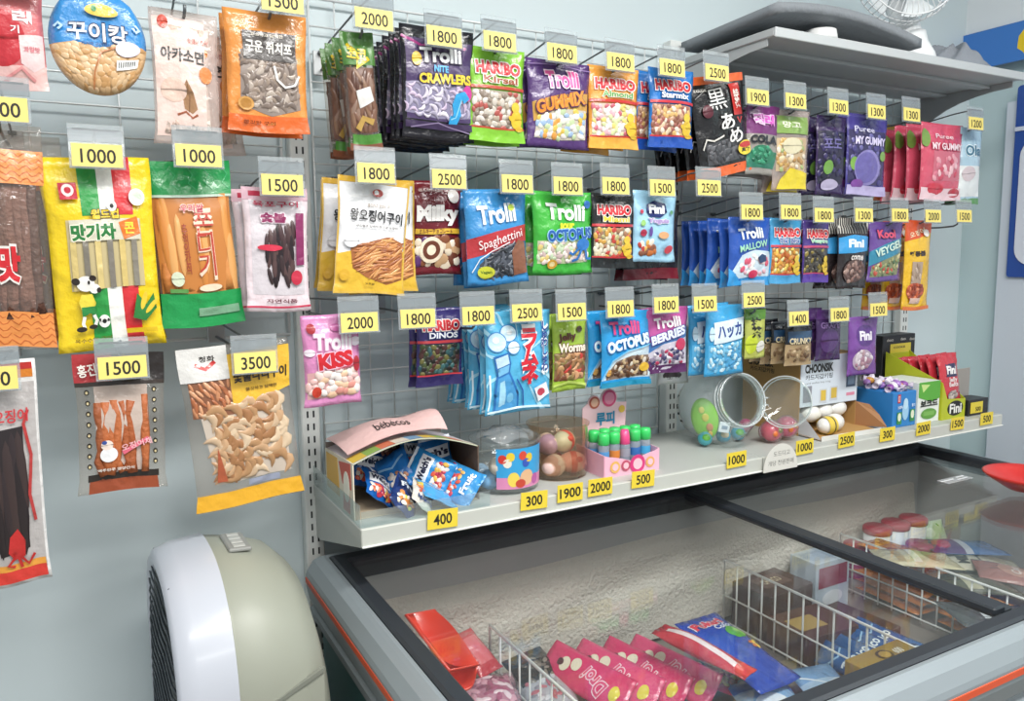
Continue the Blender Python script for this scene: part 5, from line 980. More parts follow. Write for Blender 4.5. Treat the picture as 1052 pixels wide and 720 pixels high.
for k, (P, w, h, base, L, e, lab) in enumerate((
    ((.055, -.15, 1.062), .085, .085, '#1f5fae', WL(), (-20, 20, 15), 'blue fruit pouch standing deep in the left of the box'),
    ((.1, -.185, 1.055), .08, .085, '#2a78c4', [('l', [(.1, .3), (.5, .4), (.9, .2)], .004, '#8fc0e8'), ('w', rect(.2, .5, .8, .85), None, ['#c88a6a', '#e2d8d0'], 8, .014, {})], (-35, -30, -20), 'blue fruit pouch leaning in the middle of the box, print turned aside'),
    ((.165, -.15, 1.075), .08, .08, '#2f86c8', WL(), (-15, 10, 0), 'blue fruit pouch at the back right of the box, half hidden'),
    ((.198, -.182, 1.07), .075, .09, '#2a7ec6', WL('ch\'s'), (-14, -4, 8), 'upright blue fruit pouch with a white name panel at the right of the box'),
    ((.05, -.215, 1.042), .075, .08, '#1c63b4', WL(), (-55, 40, 10), 'dark blue fruit pouch lying at the left front of the box'),
    ((.16, -.225, 1.058), .075, .095, '#2f8ed0', WL(), (-42, -62, 0), 'blue fruit pouch with slanted white name panel at the front of the box'),
    ((.21, -.25, 1.035), .085, .1, '#3a96d6', [('w', rect(.05, .15, .95, .6), None, ['#e0604a', '#f0e6e0', '#e8b86a', '#d04a5a'], 20, .013, {}), ('t', 'Fruit', .6, .75, .6, .14, '#f0f4f8', {'b': .04})], (-72, -50, 12), 'light blue fruit pouch lying flat at the right front of the box'),
    ((.085, -.268, 1.034), .07, .09, '#22376e', NV, (-62, 50, -10), 'navy fruit pouch with white letters lying at the front edge of the box'),
    ((.12, -.272, 1.03), .06, .085, '#e2ddd4', [('w', rect(.1, .1, .9, .6), None, ['#e0903a', '#f0e4d0', '#d8c04a', '#c8583c'], 14, .013, {}), ('t', 'Mixed', .5, .75, .7, .12, '#3a4a7a', {'b': .03})], (-68, 48, -5), 'cream fruit pouch with orange print beside the navy pouch'),
    ((.155, -.262, 1.028), .08, .08, '#4fa4dc', [('l', [(.1, .2), (.5, .5), (.9, .3)], .004, '#bfe0f4')], (-78, 30, 0), 'pale blue fruit pouch lying flat behind the 400 price tag'),
    ((.1, -.12, 1.08), .09, .07, '#7a4f48', [('w', rect(.1, .2, .9, .8), None, ['#c8a08a', '#a8685c'], 10, .016, {})], (-25, 5, 0), 'brownish fruit pouch at the back of the box'))):
    P = (P[0]*.86+.022, P[1]+.012, P[2]+.01); loose('fruit_pouch', lab, 'fruit snack pouch', P, w*.88, h*.88, base, L, e, T=.009, group='fruit pouches in the printed box')
# pink pouch lying on the box
b = MB(); PKF = mat('#e2bcb8', .55, bump=.3, bscale=50)
def pkf(u, v):
    x = .006+.185*u; y = -.225+.14*v*(1-.2*u); z = ZS+.1+.03*math.sin(PI*clamp((x-.005)/.232))*.95+.006+.014*math.sin(PI*v)*math.sin(PI*clamp(u+.1))+(.035*sstep((u-.62)/.38))*(math.sin(PI*v*.9+.2))
    return (x, y, z)
t = thing('pink_pouch', 'pale pink soft pouch with thin black script lying on the pouch box', 'pouch')
b.grid(pkf, 24, 14, PKF); b.grid(lambda u, v: tuple(Vector(pkf(u, v))-Vector((0, 0, .004*math.sin(PI*v)*math.sin(PI*u)+.0008))), 24, 14, PKF); b.build('fabric', t, recalc=False)
v, f = glyphs('bébécos', 0.0); lb = MB()
lb.add([tuple(Vector(pkf(.5+x*.34, .3+.17*y*1.2))+Vector((0, -.001, .0016))) for x, y in v], f, mat('#2a2426', .6)); lb.build('script', t, recalc=False)
# clear tubs
TUB = clear('#fbfdfd', .05, 1, .03, '#f0f4f6')
def tub(lab, X, Y, r, h, tint=TUB):
    t = thing('clear_tub', lab, 'tub', (X, Y, ZS)); b = MB()
    b.lathe([(0, .001), (r*.93, .001), (r*.96, .004), (r, h-.006), (r+.003, h-.004), (r+.003, h), (r-.001, h), (r-.0025, h-.006), (r*.94, .006), (0, .004)], tint, 48); b.build('tub_wall', t); return t
t = tub('clear round tub with a blue and pink balloon label', .318, -.205, .066, .098)
b = MB(); rL = .0672
def lb_(a, z): return (rL*math.cos(R_(a))*(.965+.035*z/.098), rL*math.sin(R_(a))*(.965+.035*z/.098), z)
def patch(a0, a1, z0, z1, c, up=0.):
    s = 1+up; b.grid(lambda u, v: tuple(Vector(lb_(a0+(a1-a0)*u, z0+(z1-z0)*v))*1+Vector((math.cos(R_(a0+(a1-a0)*u)), math.sin(R_(a0+(a1-a0)*u)), 0))*up), 16, 6, mat(c, .4))
def disc(a, z, ra, rz, c, up): 
    b.add([lb_(a, z)]+[lb_(a+ra*math.cos(i/20*2*PI), z+rz*math.sin(i/20*2*PI)) for i in range(20)], [[0, i+1, (i+1) % 20+1] for i in range(20)], mat(c, .4), True, Matrix.Diagonal((1+up, 1+up, 1, 1)))
patch(-132, -34, .012, .088, '#3aa0d8'); patch(-132, -34, .012, .034, '#d88ab4', .0003)
for a, z, c in ((-122, .069, '#cf3a34'), (-109, .073, '#e6c83a'), (-114, .061, '#e8e4d4'), (-88, .074, '#d24a3a'), (-76, .069, '#e2c23a'), (-82, .06, '#3a5ab4')): disc(a, z, 7, .0085, c, .008)
disc(-104, .03, 10, .014, '#e8cf5a', .012); disc(-80, .032, 13, .015, '#e0b48c', .012); disc(-92, .022, 9, .008, '#c24a3a', .016); disc(-62, .026, 8, .01, '#b85aa0', .016); b.build('label', t, recalc=False)
b = MB()
def wrapf(u, v):
    a = u*2*PI; r = .055*v; return (r*math.cos(a), r*math.sin(a), .1+.018*(1-v*v)+.005*math.sin(5*a+9*v)*v)
b.grid(wrapf, 40, 8, clear('#ffffff', .16, 1.3, .08, '#eef2f4', bump=1.0)); tag(b.build('plastic_wrap', None, (.318, -.205, ZS)), 'crumpled clear wrap bulging out of the balloon label tub', 'plastic wrap')
rd = random.Random(3)
for k, (x, y, z, c, lab) in enumerate(((-.042, -.02, .024, '#7fb0d8', 'pale blue wrapped candy low in the balloon label tub'), (-.03, -.035, .052, '#d8cfc0', 'cream wrapped candy with dark spot in the balloon label tub'), (-.05, .012, .03, '#a8c4dc', 'light blue wrapped candy at the back of the balloon label tub'), (.01, .0, .03, '#c8a0b0', 'rosy wrapped candy in the middle of the balloon label tub'), (.04, -.02, .026, '#d8b0c0', 'pink wrapped candy at the right of the balloon label tub'))):
    b = MB(); b.ball((0, 0, 0), (.022, .02, .019), film(c)); b.tube([(-.02, 0, .004), (.02, .004, -.002)], .0035, film('#e8ecf0'), 8); b.ball((.006, -.019, .004), (.006, .003, .006), mat('#3a3230', .4), 10)
    tag(b.build('wrapped_candy', None, (.318+x, -.205+y, ZS+z)), lab, 'candy')
t = tub('open clear round tub of wrapped toy eggs', .45, -.185, .061, .108, clear('#f8eee2', .05, 1, .03, '#e0c8b0'))
for k, (x, y, z, c, c2, e, lab) in enumerate(((-.03, -.03, .026, '#e8c8c0', '#f0ece8', 20, 'pink and white toy egg at the left front of the open tub'), (.028, -.025, .026, '#e0b0a8', '#c8583c', -20, 'pink toy egg with orange wrap at the right front of the open tub'), (.0, .03, .028, '#d8a89c', '#b8443c', 60, 'reddish toy egg at the back of the open tub'), (.018, 0, .066, '#cfd8c0', '#d84a3a', 30, 'toy egg in green and red wrap on top in the open tub'), (-.025, .012, .062, '#b8a0c8', '#e8d8d0', 80, 'lilac toy egg in the upper left of the open tub'))):
    b = MB(); M = rot3(0, R_(90), R_(e)); b.ball((0, 0, 0), (.022, .022, .03), mat(c, .35, coat=.3), 18, M); b.lathe([(.0222, -.006), (.0225, .0), (.0222, .006)], mat(c2, .35), 24, M); b.ball((.004, -.0185, .008), (.009, .005, .007), mat(c2, .35), 10)
    tag(b.build('toy_egg', None, (.45+x*.8, -.185+y*.8, ZS+z)), lab, 'toy egg')
# pink carton of little bottles
PKC = mat('#eab4c8', .45)
p0 = at(622, 492, Z=ZS); p1 = at(680, 483, Z=ZS)
cx = (p0.x+p1.x)/2; cw = p1.x-p0.x; cy = -.262
t = thing('bottle_display_carton', 'pink carton with tall back card holding green capped bottles', 'display carton', (cx, cy, ZS))
b = MB()
prof = [(-cw/2, 0), (cw/2, 0), (cw/2, .045)]+[(cw/2-cw*i/12, .03+.012*abs(math.cos(PI*i/12))+.003*math.sin(6*i)) for i in range(1, 12)]+[(-cw/2, .045)]
b.prism([(x, z) for x, z in prof], -.001, .001, PKC, rot3(PI/2)); b.build('front_panel', t)
for s in (-1, 1):
    b = MB(); b.prism([(0, 0), (.1, 0), (.1, .05), (0, .045)], -.001, .001, PKC, Matrix.Translation((s*cw/2, 0, 0)) @ YZ); b.build('side_panel', t)
b = MB(); b.box((0, .05, .001), (cw, .1, .0016), PKC); b.build('base_panel', t)
hx = at(620, 415, Y=-.16).x-cx; hz = at(620, 433, Y=-.16).z-ZS; h2 = at(620, 415, Y=-.16).z-ZS
b = MB(); hp = [(hx-.055, 0), (hx+.05, 0), (hx+.058, h2), (hx+.03, h2+.002)]+[(hx+.012+.022*math.cos(i/10*PI), h2+.012+.02*math.sin(i/10*PI)) for i in range(11)]+[(hx-.026+.016*math.cos(i/8*PI), h2+.006+.016*math.sin(i/8*PI)) for i in range(9)]+[(hx-.055, h2-.004)]
b.prism(hp, -.001, .001, mat('#ecc4cc', .45), Matrix.Translation((0, .1, 0)) @ rot3(PI/2)); b.build('back_card', t)
b = MB()
def dsc(x, y, z, r, c): b.prism([(x+r*math.cos(i/20*2*PI), z+r*math.sin(i/20*2*PI)) for i in range(20)], -y, -y+.0006, mat(c, .4), rot3(PI/2))
dsc(hx+.012, .0982, h2+.012, .018, '#d84a7c'); dsc(hx+.012, .0976, h2+.012, .013, '#e88aa8'); dsc(hx-.026, .0982, h2+.006, .013, '#b85a4a'); dsc(hx-.026, .0976, h2+.006, .009, '#e8b49c'); dsc(hx+.045, .0982, h2-.014, .008, '#e2b84a')
for x, r, c in ((-.045, .012, '#e0b060'), (-.018, .011, '#b8506a'), (.012, .019, '#d23c7c'), (.045, .011, '#e0a860')): dsc(x*cw/.14, -.0022, .02, r, c); dsc(x*cw/.14, -.0028, .02, r*.6, '#eec0cc')
b.build('round_prints', t)
b = MB(); b.text('루피', mat('#1f7fa8', .4), .048, .028, Matrix.Translation((hx+.002, .0975, h2-.03)) @ rot3(PI/2), off=.035); b.build('lettering', t, recalc=False)
k = 0
for j in range(2):
    for i in range(5):
        x = cx-cw/2+.016+(cw-.032)*i/4; y = cy+.026+.034*j; pink = (j == 0 and i == 2)
        nm = ['first', 'second', 'third', 'fourth', 'fifth'][i]
        t = thing('candy_bottle', ('little bottle with pink cap in the middle of the pink carton' if pink else f'green capped bottle, {nm} from left in the {"front" if j == 0 else "back"} row of the pink carton'), 'bottle', (x, y, ZS+.0022), group='little bottles in the pink carton')
        hh = .058 if pink else .062
        b = MB(); b.lathe([(0, 0), (.0105, 0), (.0115, .003), (.0115, hh-.006), (.009, hh), (0, hh)], clear('#f2f6fa', .35, 1, .05, '#cfdcea'), 18); b.build('bottle_body', t)
        b = MB(); b.lathe([(.0119, .03), (.0119, .046)], mat(['#5a9ad0', '#d8843c', '#9a9aa8', '#3a70b4', '#4aa8d8'][i], .4), 18); b.build('bottle_label', t, recalc=False)
        b = MB(); b.lathe([(.0095, hh-.004), (.0122, hh-.002), (.0122, hh+.014), (.0105, hh+.02), (0, hh+.021)] if not pink else [(.0095, hh-.004), (.0115, hh-.002), (.0105, hh+.012), (.008, hh+.026), (0, hh+.027)], mat('#e8508c' if pink else '#3fd06a', .35, coat=.2), 18); b.build('cap', t)
# lying clear jar with hinged lid
JC = at(738, 430, Y=-.155); JC.z = ZS+.092
cd_ = (CAM-JC).normalized(); ax = (cd_*.72+Vector((.42, 0, 0))+Vector((0, 0, .02))).normalized()
zq = Vector((0, 0, 1)).rotation_difference(ax).to_matrix().to_4x4()
JM = Matrix.Translation(JC) @ zq
t = thing('clear_jar', 'round clear plastic jar lying on the shelf with its wide mouth to the front', 'jar', (0, 0, 0))
JP = clear('#f4f8f8', .15, 1.4, .03, '#dfe6e6')
pr_ = [(0, -.068), (.03, -.067), (.055, -.052), (.068, -.02), (.0705, 0), (.066, .028), (.055, .046), (.044, .054), (.044, .066), (.047, .067), (.047, .071), (.042, .071), (.0415, .054)]
pr_ = [(r*1.3, z*1.3) for r, z in pr_]
b = MB(); b.lathe(pr_, JP, 48, JM); b.build('jar_body', t, recalc=False)
RIM = clear('#f4f8f8', .4, 1.6, .05, '#f4f8f8')
b = MB()
for rr, zz in ((.0592, .0923), (.0592, .083), (.061, .074)): b.tube([JM @ Vector((rr*math.cos(i/40*2*PI), rr*math.sin(i/40*2*PI), zz)) for i in range(40)], .0018, RIM, 8, closed=True)
b.build('mouth_ring', t, recalc=False)
mc = JM @ Vector((0, 0, .088)); LC = at(808, 413, Y=mc.y-.005); lax = (Vector((-.15, -.9, .1))+cd_*.5).normalized()
lax = (cd_*.7+Vector((-.45, 0, 0.05))).normalized()
LM = Matrix.Translation(LC) @ Vector((0, 0, 1)).rotation_difference(lax).to_matrix().to_4x4()
b = MB(); b.lathe([(0, 0), (.05, 0), (.058, .003), (.06, .014), (.0575, .014), (.055, .004), (0, .002)], clear('#f6faf9', .05, 1.1, .03, '#e8efee'), 48, LM)
for rr, zz in ((.0592, .014), (.055, .002)): b.tube([LM @ Vector((rr*math.cos(i/40*2*PI), rr*math.sin(i/40*2*PI), zz)) for i in range(40)], .0016, RIM, 8, closed=True)
b.build('lid', t, recalc=False)
e0 = mc+(LC-mc).normalized()*.058; e1 = LC-(LC-mc).normalized()*.056
b = MB()
for s in (-.008, .008): b.tube([e0+Vector((0, 0, s)), (e0+e1)/2+Vector((0, -.004, s)), e1+Vector((0, 0, s))], .0022, RIM, 8)
b.build('hinge', t)
P = at(724, 430, Y=JC.y-.005)
t = thing('candy_case', 'green oval candy case with yellow face seen through the clear jar', 'candy', tuple(P)); M = rot3(0, R_(-12), R_(-32)) @ Matrix.Scale(1.35, 4)
b = MB(); b.lathe([(0, -.009), (.024, -.008), (.027, -.003), (.027, .003)], mat('#4f9a2c', .35), 32, M @ rot3(R_(90)) @ Matrix.Diagonal((.82, 1.3, 1, 1))); b.build('back_shell', t)
b = MB(); b.lathe([(.0275, -.003), (.0275, .003), (.024, .008), (0, .01)], mat('#8ad03a', .35), 32, M @ rot3(R_(90)) @ Matrix.Diagonal((.82, 1.3, 1, 1))); b.build('front_shell', t)
b = MB()
for x, z, r, c in ((0, .004, .006, '#d8d04a'), (.004, -.014, .006, '#c88a5a'), (-.004, .018, .005, '#e2dc6a'), (.003, -.025, .004, '#d8b04a')): b.ball((x, -.0098, z), (r, .0015, r*1.2), mat(c, .4), 12, None)
for i, v_ in enumerate(b.v): b.v[i] = tuple(M @ Vector(v_))
b.build('face_print', t)
for k, (px, py, c, c2, lab) in enumerate(((724, 460, '#4aa8b4', '#6ab84a', 'blue green globe candy at the left bottom of the clear jar'), (743, 453, '#3aa0c0', '#d8c8a8', 'blue globe candy in the middle of the clear jar'), (758, 455, '#3a98b0', '#5ab04a', 'green and blue globe candy at the right of the clear jar'), (730, 436, '#48b0c8', '#7ac05a', 'blue globe candy behind the green case'), (766, 437, '#c84a7a', '#e08aa0', 'pink globe candy deep in the clear jar'))):
    P = at(px, py, Y=JC.y-.012+(.03 if k > 2 else 0)); P.z = max(P.z, ZS+.02)
    b = MB(); b.ball((0, 0, 0), .017, mat(c, .25, coat=.5), 18); b.ball((-.004, -.008, .004), (.011, .0108, .009), mat(c2, .25, coat=.5), 12); tag(b.build('globe_candy', None, tuple(P)), lab, 'candy')
P = at(744, 439, Y=JC.y-.035); b = MB(); b.box((0, 0, 0), (.026, .004, .024), mat('#dfeaf0', .35, bump=.3), .0015, rot3(0, R_(10), R_(-20))); b.box((0, -.0024, 0), (.014, .0008, .008), mat('#8aa0b4', .4), .0002, rot3(0, R_(10), R_(-20))); tag(b.build('white_sachet', None, tuple(P)), 'small white sachet among the globe candies', 'sachet')
for k, (px, py, lab) in enumerate(((792, 449, 'red strawberry candy ball in clear wrap, the left one beside the jar'), (808, 438, 'pink red candy ball in clear wrap, the right one beside the jar'))):
    P = at(px, py, Y=-.215); P.z = max(P.z, ZS+.028)
    t = thing('wrapped_candy_ball', lab, 'candy', tuple(P)); b = MB(); b.ball((0, 0, 0), .024, mat('#cc4658' if k == 0 else '#d85a7c', .25, coat=.5), 20); b.build('candy_ball', t)
    b = MB(); b.ball((.006, -.019, .004), (.01, .007, .008), mat('#7a9a3a' if k == 0 else '#c8a04a', .3), 12); b.ball((-.008, -.02, -.002), (.008, .006, .008), mat('#d8743a', .3), 12); b.build('marking', t)
    b = MB(); b.grid(lambda u, v: ((.0275+.003*math.sin(7*u*2*PI+4*v))*math.sin(PI*v)*math.cos(2*PI*u), (.0275+.003*math.sin(5*u*2*PI+3*v))*math.sin(PI*v)*math.sin(2*PI*u), .0275*math.cos(PI*v)), 28, 14, clear('#f8e8ee', .12, 1.3, .06, '#f0d0dc', bump=.8)); b.build('clear_wrap', t, recalc=False)
P = at(800, 470, Y=-.3065)
t = thing('round_paper_card', 'white half round card with handwriting standing on the shelf edge', 'card', (P.x, -.3125, ZS-.028))
b = MB(); b.prism([(.052*math.cos(i/20*PI), .055*math.sin(i/20*PI)) for i in range(21)]+[(-.052, -.004), (.052, -.004)], -.0005, .0005, mat('#d8d6ce', .6), rot3(PI/2)); b.build('card', t)
b = MB(); b.text('도드디고', INK, .05, .011, Matrix.Translation((.002, -.0008, .034)) @ rot3(PI/2), off=-.01); b.text('개당 천원판매', INK, .078, .011, Matrix.Translation((0, -.0008, .014)) @ rot3(PI/2), off=-.01); b.build('handwriting', t, recalc=False)
# kraft and white egg dispenser box
t = thing('egg_dispenser_box', 'white fronted kraft box with black lettering, dispensing toy eggs at its foot', 'display box', (1.128, -.2, ZS)); W, D, H = .205, .185, .192
b = MB(); b.prism([(0, .0), (D, 0), (D, H), (0, H), (0, .06)], -.001, .001, KR, YZ); b.build('side_panel', t)
b = MB(); b.prism([(0, .0), (D, 0), (D, H), (0, H)], -.001, .001, KR, Matrix.Translation((W, 0, 0)) @ YZ); b.build('side_panel', t)
b = MB(); b.box((W/2, D, H/2), (W, .002, H), KR); b.box((W/2, D/2, H), (W, D, .002), KR); b.build('back_and_top', t)
b = MB(); b.box((W/2, -.001, .069+(H-.069)/2), (W, .002, H-.069), mat('#d4dde6', .5)); b.build('front_panel', t)
b = MB(); b.add([(-.002, -.068, .002), (W+.012, -.075, .002), (W, .18, .014), (0, .18, .014)], [[0, 1, 2, 3]], KR); b.box((W/2, -.07, .006), (W, .0018, .012), mat('#d9d9d6', .5), .0004, rot3(0, 0, R_(-2))); b.build('tray', t, recalc=False)
b = MB(); b.add([(0, -.068, .002), (0, 0, .002), (.0, 0, .058), (.0, -.01, .055)], [[0, 1, 2, 3]], mat('#cfd2d4', .5)); b.add([(W, 0, .002), (W, 0, .066), (W+.02, -.025, .06), (W+.032, -.045, .036), (W+.03, -.07, .008)], [[0, 1, 2, 3, 4]], mat('#9c6f48', .65)); b.build('flap', t, recalc=False)
FR = Matrix.Translation((0, -.0022, 0)) @ rot3(PI/2)
b = MB(); b.text('CHOONSIK', INK, .1, .022, FR @ Matrix.Translation((.064, H-.03, 0)), off=.05); b.text('카드지갑키링', mat('#4a4e55', .5), .096, .013, FR @ Matrix.Translation((.064, H-.051, 0)), off=.02); b.text('card wallet key ring', mat('#6a6e75', .5), .09, .006, FR @ Matrix.Translation((.06, H-.066, 0)), off=0)
LFM = Matrix.Translation((-.0014, 0, 0)) @ rot3(PI/2, 0, -PI/2)
b.text('CHOONSIK', INK, .085, .016, LFM @ Matrix.Translation((-.125, H-.026, 0)), off=.05); b.text('카드지갑키링', INK, .08, .012, LFM @ Matrix.Translation((-.12, H-.043, 0)), off=.02); b.build('lettering', t, recalc=False)
b = MB()
def fq(x, z, w, h, c, y=0): b.box((x, -.0024-y, z), (w, .0006, h), mat(c, .4), .0001)
fq(.18, H-.056, .034, .06, '#4a5a70'); fq(.18, H-.06, .024, .04, '#7a8fa8', .0006); fq(.08, .092, .026, .036, '#c8cdd4'); fq(.08, .093, .018, .026, '#d8b84a', .0006); fq(.118, .095, .028, .036, '#c8cdd4'); fq(.118, .096, .02, .026, '#cfb04a', .0006); fq(.024, .1, .03, .04, '#8d8f98'); fq(.18, .088, .03, .008, '#d88aa0')
b.build('front_print', t)
for k, (x, y, z, e, lab) in enumerate(((.06, -.035, .026, 82, 'yellow banded white toy egg in the front of the dispenser tray'), (.1, -.022, .027, 95, 'white toy egg beside the yellow banded egg in the tray'), (.05, .01, .048, 70, 'white toy egg under the left of the white front panel'), (.105, .018, .05, 85, 'white toy egg under the middle of the white front panel'), (.15, .015, .052, 80, 'white toy egg under the right of the white front panel'))):
    b = MB(); M = rot3(0, R_(90), R_(e-85)); b.ball((0, 0, 0), (.0215, .0215, .029), mat('#e6e4de', .35, coat=.3), 18, M)
    if k == 0:
        b.lathe([(.0216, -.014), (.0222, -.004), (.0222, .006), (.0212, .014)], mat('#dcc04e', .4), 24, M); b.lathe([(.0224, .002), (.0224, .006)], mat('#4a4a3a', .4), 24, M)
    tag(b.build('toy_egg', None, (1.128+x, -.2+y, ZS+z)), lab, 'toy egg')
# blue candy box
p0, p1 = at(900, 442, Z=ZS), at(940, 436, Z=ZS)
x0, x1 = 1.39, p1.x-.002; W = x1-x0; H = .108
t = carton('candy_display_box', 'blue candy box with pale figure and green prints, open on top', 'display box', ((x0+x1)/2, -.205, ZS+.045), (W, .12, .09), 0, mat('#2f7fc4', .45), prints=[('r', .18, .06, .3, .3, '#c8303c'), ('r', .2, .1, .28, .26, '#e8c0b8'), ('t', '사탕', .24, .18, .06, .12, '#c8303c'), ('e', .52, .55, .14, .26, '#9cc8e6'), ('e', .52, .34, .1, .16, '#bcdcf0'), ('r', .16, .56, .36, .9, '#3a8a4a'), ('e', .26, .7, .07, .12, '#e4e8d0'), ('r', .72, .52, .92, .86, '#3a8a4a'), ('e', .82, .66, .07, .12, '#e4e8d0'), ('t', '눈알젤리', .27, .42, .2, .09, '#e8f0f6'), ('t', '젤리', .83, .4, .14, .09, '#d8e8f4')])
b = MB(); b.box((W/2-.0, 0, 0), (.001, .001, .001), KR)
rd = random.Random(9)
nm = ['purple', 'white', 'lilac', 'orange']
for k in range(14):
    c = ['#8a4aa0', '#e2dce6', '#a47ac0', '#d8a04a'][k % 4]
    b = MB(); M = rot3(rd.uniform(-.5, .5), rd.uniform(-.5, .5), rd.uniform(0, 3)); b.ball((0, 0, 0), (.013, .01, .009), film(c), 12, M)
    for s in (-1, 1): b.lathe([(.003, 0), (.008, .009), (.0085, .012)], film('#d8cfe0'), 10, M @ rot3(0, s*PI/2) @ Matrix.Translation((0, 0, .011)))
    i, j = k % 5, k//5; x = x0+.02+(W-.04)*i/4; y = -.24+.034*j
    tag(b.build('wrapped_candy', None, (x, y, ZS+.1+.004*(k % 3)), recalc=False), f'{nm[k % 4]} twist wrapped candy on top of the blue box, {["front", "middle", "back"][j]} row, {["leftmost", "second", "third", "fourth", "rightmost"][i]}', 'candy', 'twist wrapped candies on the blue box')
# green and white candy box
p0, p1 = at(942, 436, Z=ZS), at(965, 432, Z=ZS)
carton('candy_box', 'small green and white candy box beside the blue candy box', 'candy box', ((p0.x+p1.x)/2, -.21, ZS+.054), (p1.x-p0.x-.004, .11, .108), 0, mat('#e6ebe4', .45), prints=[('p', [(0, 0), (1, 0), (1, .42), (.6, .5), (0, .36)], '#5aa83a'), ('p', [(.1, .05), (.5, .08), (.2, .25)], '#c8e08a'), ('t', '보크드', .5, .52, .8, .15, '#22261e', .05), ('e', .5, .78, .36, .13, '#5f9a44'), ('r', .25, .72, .75, .82, '#7ab05a')])
# lime display box with red bags
XL, XR = 1.584, 1.686; YF, YB = -.268, -.1
LIME = mat('#b4bc2c', .45); t = thing('candy_display_box', 'lime green display box with black oval logo holding red bags', 'display box', (XL, YF, ZS))
b = MB(); b.prism([(0, 0), (YB-YF, 0), (YB-YF, .165), (0, .1)], -.001, .001, LIME, YZ); b.build('side_panel', t)
b = MB(); b.prism([(0, 0), (YB-YF, 0), (YB-YF, .165), (0, .05)], -.001, .001, LIME, Matrix.Translation((XR-XL, 0, 0)) @ YZ); b.build('side_panel', t)
b = MB(); b.box(((XR-XL)/2, YB-YF, .08), (XR-XL, .002, .16), LIME); b.build('back_panel', t)
b = MB(); b.prism([(0, 0), (XR-XL, 0), (XR-XL, .05), (.022, .055), (0, .1)], -.001, .001, LIME, rot3(PI/2)); b.build('front_panel', t)
b = MB(); b.prism([(.058+.034*math.cos(i/24*2*PI), .028+.02*math.sin(i/24*2*PI)) for i in range(24)], .0012, .0018, mat('#1e1e20', .4), rot3(PI/2)); b.text('Fini', mat('#f0f0ea', .4), .052, .026, Matrix.Translation((.058, -.0026, .028)) @ rot3(PI/2), off=.03); b.build('logo', t)
RB = [('p', [(.25, .22), (.75, .2), (.78, .46), (.24, .46)], '#2a2a52'), ('t', 'Fini', .5, .33, .46, .16, '#f4f2f0', {'b': .05}), ('t', 'Jelly\nBelts', .55, .56, .44, .18, '#e8d4d4', {'b': .03}), ('w', ellp(.5, .82, .26, .1), '#8a7f80', ['#a89c98', '#c8bcb4'], 8, .016, {})]
for k in range(6):
    loose('red_candy_bag', ['red jelly bag at the front of the lime box', 'red jelly bag second from the front in the lime box', 'red jelly bag third from the front in the lime box', 'red jelly bag fourth from the front in the lime box', 'red jelly bag fifth from the front in the lime box', 'red jelly bag at the back of the lime box'][k], 'candy bag', ((XL+XR)/2+.004, YF+.018+.0245*k, ZS+.104-.005*k), .088, .14, '#c23440', RB, (-10, (2, -3, 1, -2, 3, 0)[k], 0), T=.009, group='red jelly bags in the lime box')
# black carton with yellow price card behind it
carton('black_carton', 'black printed carton with yellow card standing behind the lime box', 'carton', (1.66, -.06, ZS+.104), (.155, .05, .208), 3, mat('#232326', .45), prints=[('r', .22, .12, .86, .38, '#dcc83e'), ('t', 'COOKIE', .5, .17, .36, .03, '#3a3424'), ('t', '개당 500', .6, .29, .42, .08, '#2a2620', .03), ('t', 'choco', .2, .06, .2, .04, '#c8c4bc'), ('t', 'choco', .6, .06, .16, .04, '#c8c4bc'), ('t', 'choco', .88, .07, .16, .04, '#c8c4bc'), ('t', 'choco', .3, .45, .2, .04, '#c8c4bc'), ('t', 'choco', .75, .45, .2, .04, '#c8c4bc')])
t = thing('candy_stand', 'black based stand with grey back board and yellow card, right end of the shelf', 'stand', (1.737, -.23, ZS))
b = MB(); b.box((0, -.02, .022), (.09, .05, .044), mat('#262629', .4)); b.build('base', t)
b = MB(); b.box((0, .012, .06), (.094, .003, .12), mat('#9a958f', .5)); b.build('back_board', t)
b = MB(); b.box((-.01, -.0462, .022), (.055, .001, .03), mat('#dcc83e', .45), .0002); b.build('yellow_card', t)
b = MB(); b.text('500', INK, .024, .012, Matrix.Translation((-.004, -.0472, .018)) @ rot3(PI/2)); b.build('digits', t, recalc=False)
# ------------------------------------------------------------------ air purifier
t = thing('air_purifier', 'large round topped beige air purifier with white front ring and black grille', 'air purifier', (-.304, -.25, 0), R_(2))
PW, PH = .2, 1.012
def arch(k, w=PW, h=PH):      # 0..1 up one side, over the top, down the other; (y, z)
    pts = []
    if k < .3: return (-w, .02+(h-w*.95-.02)*k/.3)
    if k > .7: return (w, .02+(h-w*.95-.02)*(1-k)/.3)
    a = PI*(1-(k-.3)/.4); c = math.cos(a); s = math.sin(a)
    return (w*math.copysign(abs(c)**.82, c), h-w*.95+w*.95*abs(s)**.85)
def shell(stations, m, name, closeback=False):
    b = MB(); n = 60
    def fn(u, v):
        i = min(len(stations)-2, int(v*(len(stations)-1))); f = v*(len(stations)-1)-i
        x = stations[i][0]*(1-f)+stations[i+1][0]*f; sc = stations[i][1]*(1-f)+stations[i+1][1]*f; dz = stations[i][2]*(1-f)+stations[i+1][2]*f
        y, z = arch(u); return (x, y*sc, .02+(z-.02)*(1-(1-sc)*.35)+dz)
    b.grid(fn, n, len(stations)-1, m)
    if closeback:
        r_ = [fn(i/n, 1) for i in range(n+1)]; b.add(r_, [list(range(n+1))], m)
    return b.build(name, t, recalc=False)
WHT = mat('#bdc1ca', .3, coat=.2); BEI = mat('#999c8f', .42, var=.02)
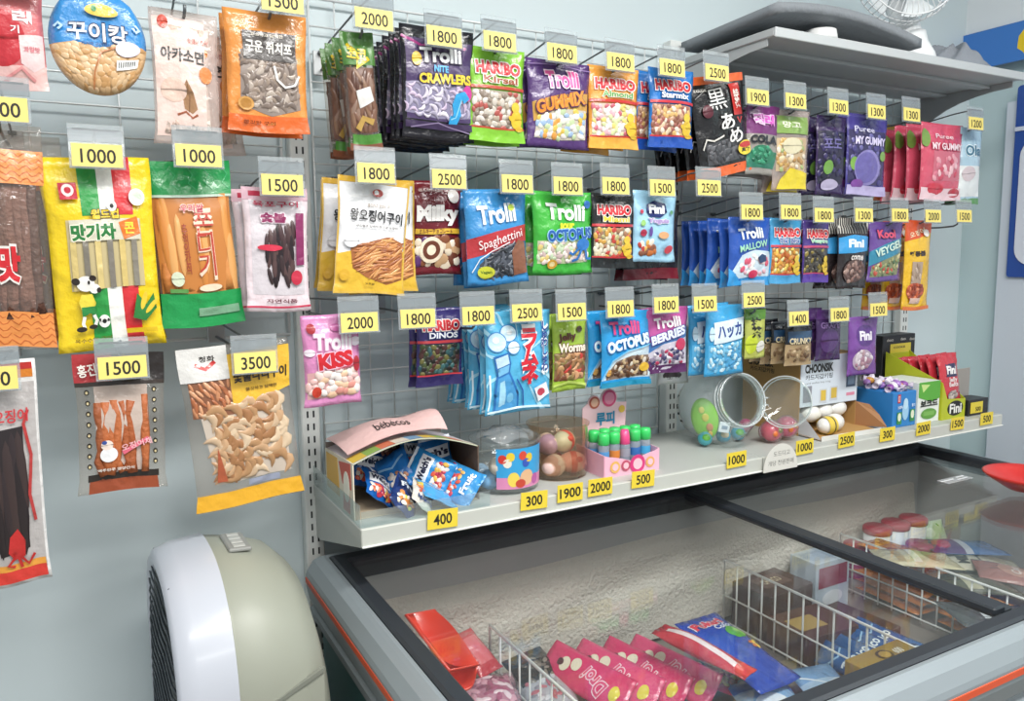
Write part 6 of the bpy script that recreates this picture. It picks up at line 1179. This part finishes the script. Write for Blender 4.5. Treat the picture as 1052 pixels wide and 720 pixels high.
shell([(.012, .93, -.012), (.003, .95, -.006), (.002, .965, -.003), (.008, .985, 0), (.03, 1.0, .003), (.078, 1.005, .006)], WHT, 'front_ring')
shell([(.078, 1.003, .005), (.0795, .997, .004), (.081, 1.0, .004), (.13, .985, .0), (.17, .95, -.004), (.2, .89, -.015), (.215, .8, -.04), (.22, .7, -.07)], BEI, 'rear_body', True)
b = MB(); n = 60; GR = mat('#1d2226', .5)
cy0 = .02+.5*(PH-.02)
def dome(u, v, up=0):      # u round the outline, v from the rim to the middle: bulges out past the ring
    y, z = arch(u); k = 1-v
    return (.012-.02*(1-k**2.2)-up, y*.945*k, cy0+(.02+(z-.02)*.975-cy0)*k)
b.grid(dome, 60, 10, GR)
for j in range(58):
    z = .05+.0165*j
    ww = PW*.93 if z < PH-PW*.95 else PW*.93*math.sqrt(max(.02, 1-((z-PH+PW*.95)/(PW*.97))**2))
    pts = []
    for q in range(15):
        f = -1+2*q/14; k = max(abs(f)*ww/(PW*.945), abs(z-cy0)/(cy0*.975)); k = min(1, k)
        pts.append((.012-.02*(1-k**2.2), ww*f, z+.004*math.sin(q*.9+j*.7)))
    b.tube(pts, .0016, mat('#3a4148', .4), 5)
b.build('grille', t, recalc=False)
b = MB(); M = Matrix.Translation((.118, -.0, PH-.006)) @ rot3(0, R_(4), 0)
b.box((0, 0, .006), (.034, .08, .006), mat('#8d8e8a', .4), .002, M)
for i in range(4): b.box((0, -.027+.018*i, .0095), (.018, .011, .002), mat('#b4b5b0', .35), .0008, M)
b.build('control_panel', t)
b = MB(); M = Matrix.Translation((.1, -.1985, 0)) @ rot3(0, 0, R_(11)) @ rot3(PI/2); b.prism([(0, .832), (.1, .862), (.1, .868), (0, .838)], 0, .006, mat('#7f8278', .5), M); b.prism([(0, .75), (.1, .78), (.1, .862), (0, .832)], -.004, .002, mat('#9da093', .45), M); b.build('side_grip', t)
b = MB(); b.box((.11, 0, .012), (.19, .32, .024), mat('#a8aa9c', .5), .004); b.build('foot', t)
